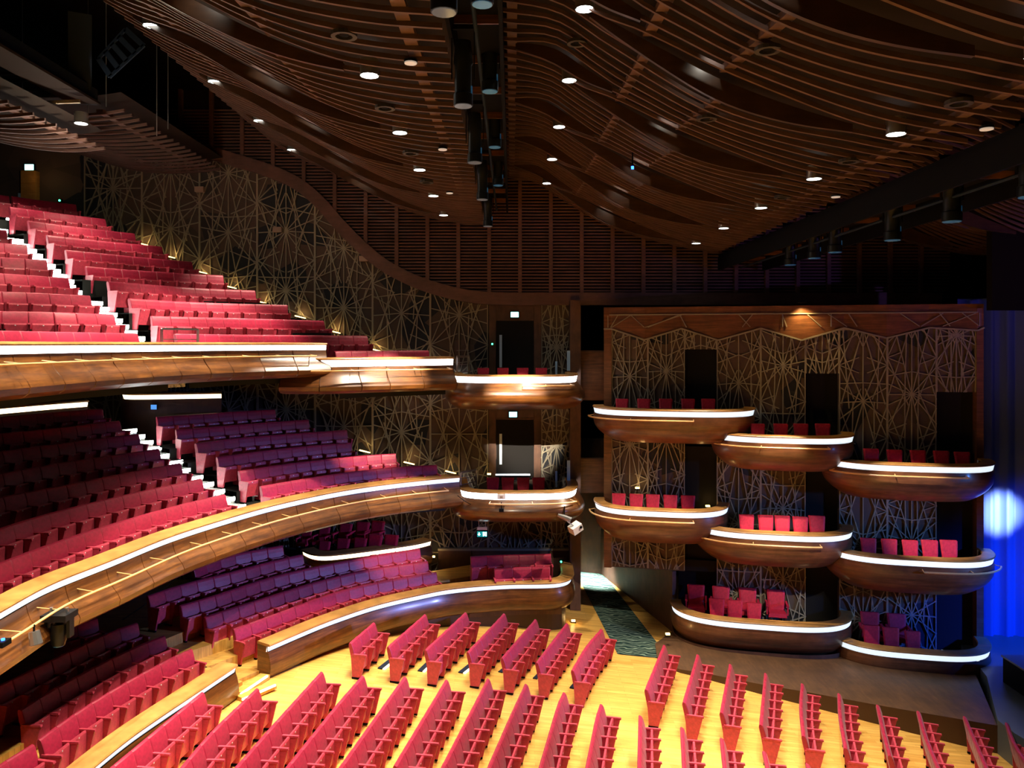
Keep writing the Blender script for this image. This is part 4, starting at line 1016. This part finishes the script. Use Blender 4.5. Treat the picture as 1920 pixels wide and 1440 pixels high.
box_chairs('D3', (1634, 1671, 1712), (1174, 1178, 1185), 'in front row of the stage corner box', 0.9)
box_chairs('D3', (1632, 1682), (1140, 1146), 'in back row of the stage corner box', 1.8, True)
# pedestals under the lowest boxes
for nm in ('D2', 'D3'):
    e, C, z, Yf, half, pcn = BX[nm]; cen = (C[0]+C[-1])/2
    k9 = 0.985 if nm == 'D2' else 0.93
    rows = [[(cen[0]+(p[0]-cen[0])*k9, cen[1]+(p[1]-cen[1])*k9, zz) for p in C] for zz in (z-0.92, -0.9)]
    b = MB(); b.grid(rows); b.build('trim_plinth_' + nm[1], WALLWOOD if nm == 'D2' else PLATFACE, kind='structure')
# base wall with shallow panel under the lowest boxes
b = MB(); wbox(b, uD, wu(1578), -1.0, 0.2, 0.0, 0.25); b.build('wall_base', WALLWOOD, kind='structure')

# central boxes on the far wall: upper and middle
def wall_box(pxs, Ys, z, lab, depth, rail, **kw):
    pts = [PX(a, b) for a, b in zip(pxs, Ys)]
    C = smooth(catmull(pts, 0.16), 5)
    return box_hull('theatre_box', lab, C, z, depth, None, taper=(0.97, 0.72), rail=rail, bottom_bulge=0.3, power=4.0, m=WOOD, ledmat=LEDHI, **kw), C
ub, ubC = wall_box((848, 850, 858, 890, 930, 968, 1010, 1050, 1074, 1082, 1076), (30.6, 29.0, 28.1, 27.75, 27.6, 27.55, 27.6, 27.75, 28.1, 29.2, 30.6), 9.06, 'topmost rounded wooden box between the balcony and the dark gap', 1.18, (0.52, 0.72), ledh=0.2, railn=0.22)
mb_, mbC = wall_box((858, 860, 867, 895, 930, 968, 1010, 1050, 1074, 1082, 1076), (30.6, 29.2, 28.1, 27.75, 27.6, 27.55, 27.6, 27.7, 28.1, 29.2, 30.6), 5.03, 'middle tier rounded wooden box below the glowing door sign', 1.15, (0.40, 0.70), ledh=0.2, railn=0.3)
for i, px in enumerate((906, 943, 980, 1015)):
    x, Y = PX(px, 28.9); chair(x, Y, 9.06-0.6, ROTC, 'crimson upholstered chair, %s from the balcony, in the topmost rounded box' % ordn[i], False, (ZY(690, Y)-8.46)/0.955, 'chairs in the topmost rounded box')
for i, px in enumerate((924, 952, 981, 1010)):
    x, Y = PX(px, 28.9); chair(x, Y, 5.03-0.6, ROTC, 'crimson upholstered chair, %s from the balcony, in the middle rounded box' % ordn[i], False, (ZY(896, Y)-4.43)/0.955, 'chairs in the middle rounded box')
# glowing door threshold in the middle box
def glow_bar(a, c, m, lab, w=0.08, name='light_bar'):
    a = Vector(a); c = Vector(c); e = empty(name, a, lab, 'light')
    b = MB(); b.bar((0, 0, 0), c-a, w, 0.05); b.build('tube', m, e)
    b = MB(); b.bar((0, 0.03, -0.03), c-a+Vector((0, 0.03, -0.03)), w*1.1, 0.03); b.build('channel', BLACK, e)
    return e
glow_bar((*PX(929, 30.82), ZY(890, 30.82)), (*PX(994, 30.82), ZY(890, 30.82)), LED, 'white glowing threshold bar under the middle side door', 0.12)

# box with armchairs under the middle balcony
zbx = 2.75
C = smooth(catmull([U(x, y, zbx) for x, y in ((567,1033),(580,1040),(605,1044),(650,1040),(720,1031),(780,1022),(808,1015))], 0.2), 2)
e = parapet('box_parapet', 'low curved box front with warm light strip under the middle balcony', C, zbx, rail=False, prof=PROFLOW, panel=30, gap=0, ledmat=LEDW)
N, T = normals(C); zfl = 2.05
b = MB(); b.grid([[(p[0], p[1], zfl) for p in C], [(p[0]-n[0]*3.0, min(p[1]-n[1]*3.0, WY-0.05), zfl) for p, n in zip(C, N)]]); b.build('floor_rear_box', CARPET, kind='structure')
for i, (px, py) in enumerate(((607,1016),(642,1011),(674,1010),(702,1004),(732,1004))):
    x, Y = PX(px, 29.1+0.06*i); chair(x, Y, zfl, ROTC-0.3, 'dark red chair, %s from the aisle, front row under the middle balcony' % ordn[i], False, (ZY(py, Y)-zfl)/0.955, 'front chairs under the middle balcony')
for i, (px, py) in enumerate(((574,995),(607,989),(647,983),(679,980),(707,978))):
    x, Y = PX(px, 30.1+0.06*i); chair(x, Y, zfl+0.3, ROTC-0.3, 'dark red armchair, %s from the aisle, back row under the middle balcony' % ordn[i], True, (ZY(py, Y)-zfl-0.3)/0.955, 'back armchairs under the middle balcony')
b = MB(); b.box(-9, -4, 29.75, 30.95, zfl, zfl+0.3); b.build('floor_rear_riser', TREAD, kind='structure')

# rear ledges of the middle balcony
C = catmull([PX(-60, 22.6), PX(0, 23.7), PX(90, 25.2), PX(165, 26.35)], 0.25)
parapet('rear_ledge', 'dark rear ledge with warm light strip behind the middle balcony long block', C, [float(np.interp(p[0], [-15, -13], [8.27, 8.3])) for p in C], rail=False, prof=PROFLOW, panel=30, gap=0, ledmat=LEDW, m=WALLWOOD)
C = smooth(catmull([PX(231, 29.3), PX(232, 28.2), PX(270, 28.1), PX(340, 28.4), PX(415, 28.8)], 0.2), 2)
parapet('sound_desk_front', 'dark curved desk front with warm light strip behind middle balcony wall-side rows', C, 8.40, rail=False, prof=[(-0.01, -0.15), (0.05, -0.4), (0.06, -0.8), (0.0, -1.3), (-0.1, -1.65)], panel=30, gap=0, ledmat=LEDW, m=WALLWOOD)
x, Y = PX(290, 28.0); e = empty('notice_screen', (x, Y-0.02, ZY(763, 28.0)), 'small glowing blue notice on the dark desk front', 'sign')
b = MB(); b.box(-0.11, 0.11, -0.05, 0.0, -0.09, 0.09); b.build('frame', BLACK, e)
b = MB(); b.box(-0.1, 0.1, -0.06, -0.05, -0.08, 0.08); b.build('screen', mat('notice_blue', (0.1, 0.3, 0.7), 0.5, emit=(0.1, 0.35, 0.9), es=0.9), e)

# ---------------------------------------------------------------- passage, platform, stage
b = MB(); b.box(2.6, 6.0, 35.6, 35.8, -0.5, 6); b.build('wall_passage_end', WALLWOOD, kind='structure')
b = MB(); b.prism([(3.95, 35.6, -0.3), (5.8, 28.95, -0.3), (5.95, 29.0, -0.3), (4.15, 35.6, -0.3)], (0, 0, 2.27)); pw_ = b.build('wall_passage', WALLWOOD, kind='structure')
def pcarp(px, py): x, y = U(px, py, 0.1); return (x, y, zf(x) + 0.012)
b = MB(); cp = [(1076,1066),(1128,1066),(1256,1222),(1158,1222)]; b.prism([pcarp(*p) for p in cp], (0, 0, 0.006)); o = b.build('passage_carpet', CARPET); o['label'] = 'dark green patterned carpet running down the side passage'; o['category'] = 'carpet'
l = bpy.data.lights.new('lamp', 'SPOT'); l.energy = 11000; l.color = (0.9, 1, 0.95); l.spot_size = math.radians(52); l.spot_blend = 0.9; l.shadow_soft_size = 0.2; o = bpy.data.objects.new('lamp', l); COL.objects.link(o); o.location = (3.4, 34.4, 2.9)
for px, Y, z0, z1, lab in ((1098, 30.6, 8.05, 9.95, 'upper'), (1098, 30.6, 4.5, 5.85, 'middle')):
    x0, x1 = (1064-CX)*Y/F, (1134-CX)*Y/F
    e = empty('bridge_parapet', ((x0+x1)/2, Y, z0), 'wooden bridge panel across the dark gap at the %s level' % lab, 'parapet', 'bridge panels'); w = (x1-x0)/2
    b = MB(); b.box(-w, w, 0, 0.1, 0, z1-z0-0.05); b.build('panel', WOODRED, e)
    b = MB(); b.box(-w, w, -0.05, 0.15, z1-z0-0.05, z1-z0); b.build('cap', WALLWOOD, e)
    e = empty('glass_screen', ((1066-CX)*29.9/F, 29.9, z1-0.75), 'narrow bluish glass screen beside the %s bridge panel' % lab, 'balustrade')
    b = MB(); b.box(-0.06, 0.06, -0.02, 0.02, 0, 0.75); b.build('pane', GLASS, e)
    b = MB(); b.box(-0.5, -0.42, -0.02, 0.02, -0.25, 0.35); b.build('post', GLASS, e)
b = MB(); b.box(2.62, 3.5, 31.2, 36.4, 8.0, 8.1); b.box(2.62, 3.5, 31.2, 36.4, 4.45, 4.55); b.build('floor_bridges', TREAD, kind='structure')
# platform before the stage-side boxes
pe = [(4.75, 26.2), (5.1, 25.35), (6.0, 24.95), (7.4, 24.25), (8.8, 23.65), (10.8, 22.75), (13.2, 21.75)]
PC = catmull(pe, 0.4); back = [(15.0, 26.0), (12, 27.3), (6.2, 28.3), (5.2, 27.6)]
zp = lambda x: -0.05 - 0.015*(x-5)
PB = resample(catmull([(4.9, 27.4), (6.2, 28.8), (9, 28.2), (12, 27.4), (15.0, 26.2)], 0.4), 0.1); PB = np.stack([np.interp(np.linspace(0, 1, len(PC)), np.linspace(0, 1, len(PB)), PB[:, k]) for k in (0, 1)], 1)
b = MB(); b.grid([[(p[0], p[1], zp(p[0])) for p in PC], [(q[0], q[1], zp(q[0])) for q in PB]]); b.build('floor_platform', PLAT, kind='structure')
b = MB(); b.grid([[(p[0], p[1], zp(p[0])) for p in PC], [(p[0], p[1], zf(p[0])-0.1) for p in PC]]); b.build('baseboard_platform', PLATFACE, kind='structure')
# stage
b = MB(); b.prism([(13.2, 21.75, -0.02), (14.6, 24.6, -0.02), (15.6, 28.5, -0.02), (29, 28.5, -0.02), (29, 2, -0.02), (15.2, 2, -0.02), (14.6, 14, -0.02), (13.2, 21.0, -0.02)], (0, 0, -1.1)); b.build('floor_stage', STAGEM, kind='structure')
e = empty('stage_block', (14.9, 23.4, -0.02), 'black stage block at the foot of the blue drape', 'block')
b = MB(); b.box(-0.05, 2.2, -0.6, 0.8, 0, 0.75); b.build('body', BLACK, e)
b = MB(); b.box(-0.08, 2.25, -0.65, 0.85, 0.75, 0.8); b.build('top', STAGEM, e)
# drape in pleats
b = MB(); n = 140; rows = []
for zz in (-0.02, 4, 8, 11.8):
    r = []
    for k in range(n+1):
        t = k/n; x = 15.7 + 12*t; y = 28.2 - 1.5*t + 0.09*math.sin(k*0.9) + 0.04*math.sin(k*2.3); r.append((x, y, zz))
    rows.append(r)
b.grid(rows); o = b.build('stage_drape', DRAPE, smooth=True); o['label'] = 'tall pleated stage drape flooded with blue light'; o['category'] = 'drape'
b = MB(); b.box(15.6, 28, 26.0, 26.3, 11.3, 19); b.build('wall_proscenium', NIGHT, kind='structure')

# ---------------------------------------------------------------- small fittings
# amber uplights and light bars stepping along the side wall
def uplight(px, py, Y, lab, w=0.25):
    x, z = (px-CX)*Y/F, ZY(py, Y)
    e = empty('wall_uplight', (x, Y, z), lab, 'light', 'stepped wall uplights')
    b = MB(); b.bar((-w/2, 0, 0.04), (w/2, 0, -0.06), 0.06, 0.04); b.build('tube', AMBER, e)
    b = MB(); b.bar((-w/2-0.02, 0.0, -0.0), (w/2+0.02, 0.0, -0.1), 0.1, 0.04); b.build('tray', BLACK, e)
    l = bpy.data.lights.new('lamp', 'POINT'); l.energy = 4; l.color = (1, 0.62, 0.2); l.shadow_soft_size = 0.05; o = bpy.data.objects.new('lamp', l); COL.objects.link(o); o.location = (x, Y+0.2, z+0.15)
ups = [(267, 457), (318, 481), (378, 510), (433, 538), (490, 566), (563, 594), (628, 622), (705, 656)]
for i, (px, py) in enumerate(ups):
    uplight(px, py, WY-0.45, 'small amber light at upper balcony row end by lattice wall, %s from top' % ordn[i], 0.4)
for i, (px, py) in enumerate(((684, 846), (767, 868), (845, 885))):
    uplight(px, py, WY-0.6, 'small amber light at middle balcony row end by lattice wall, %s from top' % ordn[i], 0.4)
for i, (px, py, Y) in enumerate(((755, 893, 30.2), (810, 1008, 30.3), (1195, 1008, 28.0), (1310, 948, 28.0), (1332, 1095, 27.5))):
    pass
for i, (px, py, Y, lab) in enumerate(((917, 890, 30.3, 'amber glow light at the foot of the middle door jamb'), (812, 1045, 30.5, 'amber floor light beside the dark corner steps under the middle box'), (1195, 916, 28.9, 'amber light behind the chairs of the second tier box over the passage'), (1327, 950, 28.6, 'amber lantern light at the end of the second tier box over the passage'), (1075, 1165, 28.9, 'amber light strip at the foot of the wooden corner post'), (1252, 1190, 27.2, 'amber floor light at the edge of the passage carpet'))):
    x, z = (px-CX)*Y/F, ZY(py, Y)
    e = empty('floor_uplight', (x, Y, z), lab, 'light')
    b = MB(); b.box(-0.07, 0.07, -0.05, 0.05, 0, 0.05); b.build('lens', AMBER, e)
    b = MB(); b.box(-0.09, 0.09, -0.07, 0.07, -0.05, 0.0); b.build('tray', BLACK, e)
    l = bpy.data.lights.new('lamp', 'POINT'); l.energy = 5; l.color = (1, 0.6, 0.2); l.shadow_soft_size = 0.06; o = bpy.data.objects.new('lamp', l); COL.objects.link(o); o.location = (x, Y-0.1, z+0.15)
# guard rails in front of the aisles
def guard(p0, p1, z0, z1, lab, bars=2):
    p0 = Vector((*p0, z0)); p1 = Vector((*p1, z0)); e = empty('guard_rail', p0, lab, 'guard rail', 'aisle guard rails'); d = p1-p0; h = Vector((0, 0, z1-z0))
    b = MB(); b.bar(h, d+h, 0.06, 0.05); b.build('top_rail', STEEL, e)
    for q in (Vector((0, 0, 0)), d): b = MB(); b.bar(q, q+h, 0.05, 0.06, (1, 0, 0)); b.build('post', STEEL, e)
    for k in range(bars): hh = h*(0.35+0.3*k); b = MB(); b.bar(hh, d+hh, 0.02, 0.02); b.build('bar', STEEL, e)
guard(PX(303, 21.9), PX(371, 22.7), ZY(652, 22)-0.3, ZY(617, 22.2), 'steel guard rail before the first upper balcony row at the aisle')
guard(U(475, 920, 5.6), U(536, 911, 5.75), 4.9, 5.72, 'steel guard rail before the first middle balcony row at the aisle')
guard(PX(857, 28.6), PX(879, 29.0), ZY(697, 28.7)-0.3, ZY(668, 28.7), 'steel and glass guard rail between short upper parapet and topmost rounded box', 4)
guard(PX(864, 28.9), PX(893, 29.6), ZY(905, 29)-0.3, ZY(885, 29), 'steel guard rail between middle balcony end and middle rounded box', 3)
# lamp and gear clamped on the middle balcony rail
N, T = normals(midC)
i = int(np.argmin([abs(proj(p[0]+n[0]*0.43, p[1]+n[1]*0.43, MIDZ-0.33)[0]-112) for p, n in zip(midC, N)]))
p = midC[i] + N[i]*0.45
e = empty('moving_head_lamp', (p[0], p[1], MIDZ-0.34), 'black moving stage lamp clamped under the middle balcony rail', 'stage light')
b = MB(); b.box(-0.24, 0.24, -0.22, 0.22, -0.16, -0.04); b.build('base', LAMPM, e)
for sx in (-1, 1):
    b = MB(); b.box(sx*0.21-0.03, sx*0.21+0.03, -0.08, 0.08, -0.5, -0.16); b.build('yoke_arm', LAMPM, e)
b = MB(); b.tube([(0, 0, -0.2), (0.0, 0, -0.25), (0.0, -0.02, -0.55), (0.0, -0.03, -0.66)], [0.1, 0.15, 0.14, 0.11], 12); auto_smooth(b.build('head', LAMPM, e))
b = MB(); b.tube([(0, -0.03, -0.66), (0, -0.031, -0.675)], 0.09, 12); b.build('lens', LENSBLUE, e)
b = MB(); b.tube([(-0.15, 0, -0.04), (-0.15, 0, 0.05)], 0.03, 8); b.tube([(0.15, 0, -0.04), (0.15, 0, 0.05)], 0.03, 8); b.build('clamp', STEEL, e)
p2 = midC[i-3] + N[i-3]*0.45
e = empty('small_spotlight', (p2[0], p2[1], MIDZ-0.35), 'small grey spotlight hanging on the middle balcony rail beside the moving lamp', 'stage light')
b = MB(); b.tube([(0, 0, -0.08), (0.05, -0.02, -0.3)], [0.09, 0.11], 10); b.build('lamp_body', STEEL, e)
b = MB(); b.tube([(0.05, -0.02, -0.3), (0.052, -0.021, -0.31)], 0.1, 10); b.build('lens', LENS, e)
b = MB(); b.tube([(0, 0, -0.1), (0, 0, 0.04)], 0.02, 6); b.build('clamp', BLACK, e)
p3 = midC[i-6] + N[i-6]*0.45
e = empty('cable_box', (p3[0], p3[1], MIDZ-0.31), 'small black cable box with blue lamp on the middle balcony rail', 'cable box')
b = MB(); b.box(-0.07, 0.07, -0.12, 0.12, -0.03, 0.06); b.build('body', BLACK, e)
b = MB(); b.tube([(0, 0, 0.06), (0, 0, 0.09)], 0.03, 8); b.build('lamp', BLUEL, e)
# fittings on the middle rounded box
x, Y = PX(940, 27.35); e = empty('junction_box', (x, Y, ZY(936, 27.3)), 'white box mounted on the rail of the middle rounded box', 'box')
b = MB(); b.box(-0.14, 0.14, -0.08, 0.08, 0, 0.16); b.build('body', WHITEP, e)
b = MB(); b.box(-0.05, 0.05, -0.09, -0.08, 0.05, 0.11); b.build('label_plate', STEEL, e)
x, Y = PX(940, 27.3); e = empty('hanging_lamp', (x, Y, ZY(958, 27.3)), 'small black lamp hanging below the white box on the rail', 'lamp')
b = MB(); b.box(-0.08, 0.08, -0.06, 0.06, -0.02, 0.08); b.build('body', BLACK, e)
b = MB(); b.tube([(0, 0, 0.08), (0, 0, 0.3)], 0.015, 6); b.build('hook', BLACK, e)
x, Y = PX(1058, 27.4); e = empty('clamped_spotlight', (x, Y, ZY(970, 27.4)), 'silver spotlight clamped at the end of the middle rounded box', 'stage light')
b = MB(); b.tube([(-0.22, 0, 0.08), (0.0, -0.02, 0.0), (0.22, -0.06, -0.08)], [0.06, 0.09, 0.1], 10); b.build('lamp_body', STEEL, e)
b = MB(); b.tube([(0, 0, 0.05), (0.02, 0.15, 0.35)], 0.02, 6); b.build('arm', BLACK, e)
b = MB(); b.tube([(0.22, -0.06, -0.08), (0.23, -0.062, -0.084)], 0.09, 10); b.build('lens', LENS, e)
x, Y = PX(1079, 27.4); e = empty('hanging_camera', (x, Y, ZY(990, 27.4)), 'white camera box hanging tilted off the middle rounded box', 'camera'); e.rotation_euler = (0.2, -0.45, 0.5)
b = MB(); b.box(-0.2, 0.2, -0.16, 0.16, -0.13, 0.13); b.build('body', WHITEP, e)
b = MB(); b.tube([(0.12, -0.16, 0.03), (0.12, -0.19, 0.03)], 0.05, 10); b.build('lens', BLACK, e)
b = MB(); b.tube([(-0.05, 0, 0.13), (-0.2, 0.05, 0.4)], 0.02, 6); b.build('arm', STEEL, e)
b = MB(); P = [(*PX(858+k*6, 27.8-0.1*math.sin(k*0.5)), ZY(930+18*math.sin(min(1, k/6)*1.5), 27.7)) for k in range(8)]; b.tube(P, 0.012, 5); o = b.build('loose_cable', BLACK); o['label'] = 'thin dark cable looping from middle balcony end to the rounded box rail'; o['category'] = 'cable'
# dome cameras beneath boxes
for nm, px, py in (('U1', 1307, 832), ('U2', 1538, 888), ('U3', 1785, 945), ('M2', 1540, 1066), ('M3', 1797, 1118)):
    e0, C, z, Yf, half, pcn = BX[nm]; Y = Yf + 0.9; x = (px-CX)*Y/F
    lab = {'U1': 'topmost box by the dark gap', 'U2': 'middle top tier box', 'U3': 'top box near the stage', 'M2': 'middle second tier box', 'M3': 'second tier box near the stage'}[nm]
    zb = e0.location.z - 1.0
    e = empty('dome_camera', (x, Y, zb), 'small white dome camera under the ' + lab, 'camera', 'dome cameras under boxes')
    b = MB(); b.tube([(0, 0, 0.0), (0, 0, -0.05)], 0.09, 10); b.build('mount', WHITEP, e)
    b = MB(); b.tube([(0, 0, -0.05), (0, 0, -0.1), (0, 0, -0.14)], [0.085, 0.07, 0.03], 10); b.build('dome', WHITEP, e)
# strips in the lowest boxes
e0, C, z, Yf, half, pcn = BX['D2']; q = [WP(wu(1510), z-0.6, 0.3), WP(wu(1572), z-0.6, 0.3)]
glow_bar(q[0], q[1], LEDW, 'thin white light bar at the doorway of the box beside the passage', 0.06)
e0, C, z, Yf, half, pcn = BX['D3']; glow_bar(WP(wu(1760), z-0.45, 0.3), WP(wu(1808), z-0.45, 0.3), LED, 'white light bar at the doorway of the stage corner box', 0.06)
glow_bar(WP(wu(1806), z-0.45, 0.35), WP(wu(1812), z-0.4, 1.3), LED, 'white light bar running forward along the stage corner box floor', 0.1)
# step lights between the stalls blocks
k = 0
for (a, c) in (((712,1292),(738,1270)),((787,1294),(808,1272)),((863,1294),(884,1276)),((938,1290),(952,1278)),((1003,1300),(1016,1286)),((1072,1316),(1083,1302))):
    pa, pc = [U(q[0], q[1]+2, 0.55-0.001*q[0]+0.3) for q in (a, c)]
    za, zc = zf(pa[0]), zf(pc[0])
    e = empty('aisle_floor_strip', (pa[0], pa[1], za+0.01), 'dark metal step strip with light on cross aisle floor, %s from lower parapet' % ordn[k], 'floor strip', 'cross aisle floor strips'); k += 1
    d = Vector((pc[0]-pa[0], pc[1]-pa[1], zc-za)); d = d.normalized() * max(d.length, 1.0)
    b = MB(); b.bar((0, 0, 0.01), d+Vector((0, 0, 0.01)), 0.14, 0.03); b.build('metal_strip', GRILL, e)
    b = MB(); b.bar((0.12, -0.02, 0.0), d+Vector((0.12, -0.02, 0.0)), 0.06, 0.03); b.build('light_line', LEDW, e)
k = 0
for (a, c) in (((447,1298),(497,1264)),((450,1308),(512,1281)),((363,1231),(388,1215)),((308,1207),(336,1193))):
    pa, pc = U(a[0], a[1], 1.15), U(c[0], c[1], 1.15)
    e = empty('aisle_step_light', (pa[0], pa[1], 1.1), 'glowing yellow step edge on the side aisle, %s from the low parapet gap' % ordn[k], 'step light', 'side aisle step lights'); k += 1
    d = Vector((pc[0]-pa[0], pc[1]-pa[1], 0))
    b = MB(); b.bar((0, 0, 0.0), d, 0.3, 0.12); b.build('step', FLOORM, e)
    b = MB(); b.bar((0.1, -0.12, 0.05), d+Vector((0.1, -0.12, 0.05)), 0.05, 0.04); b.build('nosing_light', LEDW, e)
b = MB(); b.tube([(*PX(230, 25.5), ZY(1162, 25.5)), (*PX(270, 25.5), ZY(1135, 25.5)), (*PX(338, 27), ZY(1078, 27))], 0.018, 6); o = b.build('handrail', STEEL); o['label'] = 'thin steel handrail sloping up the dark steps under the middle balcony'; o['category'] = 'handrail'
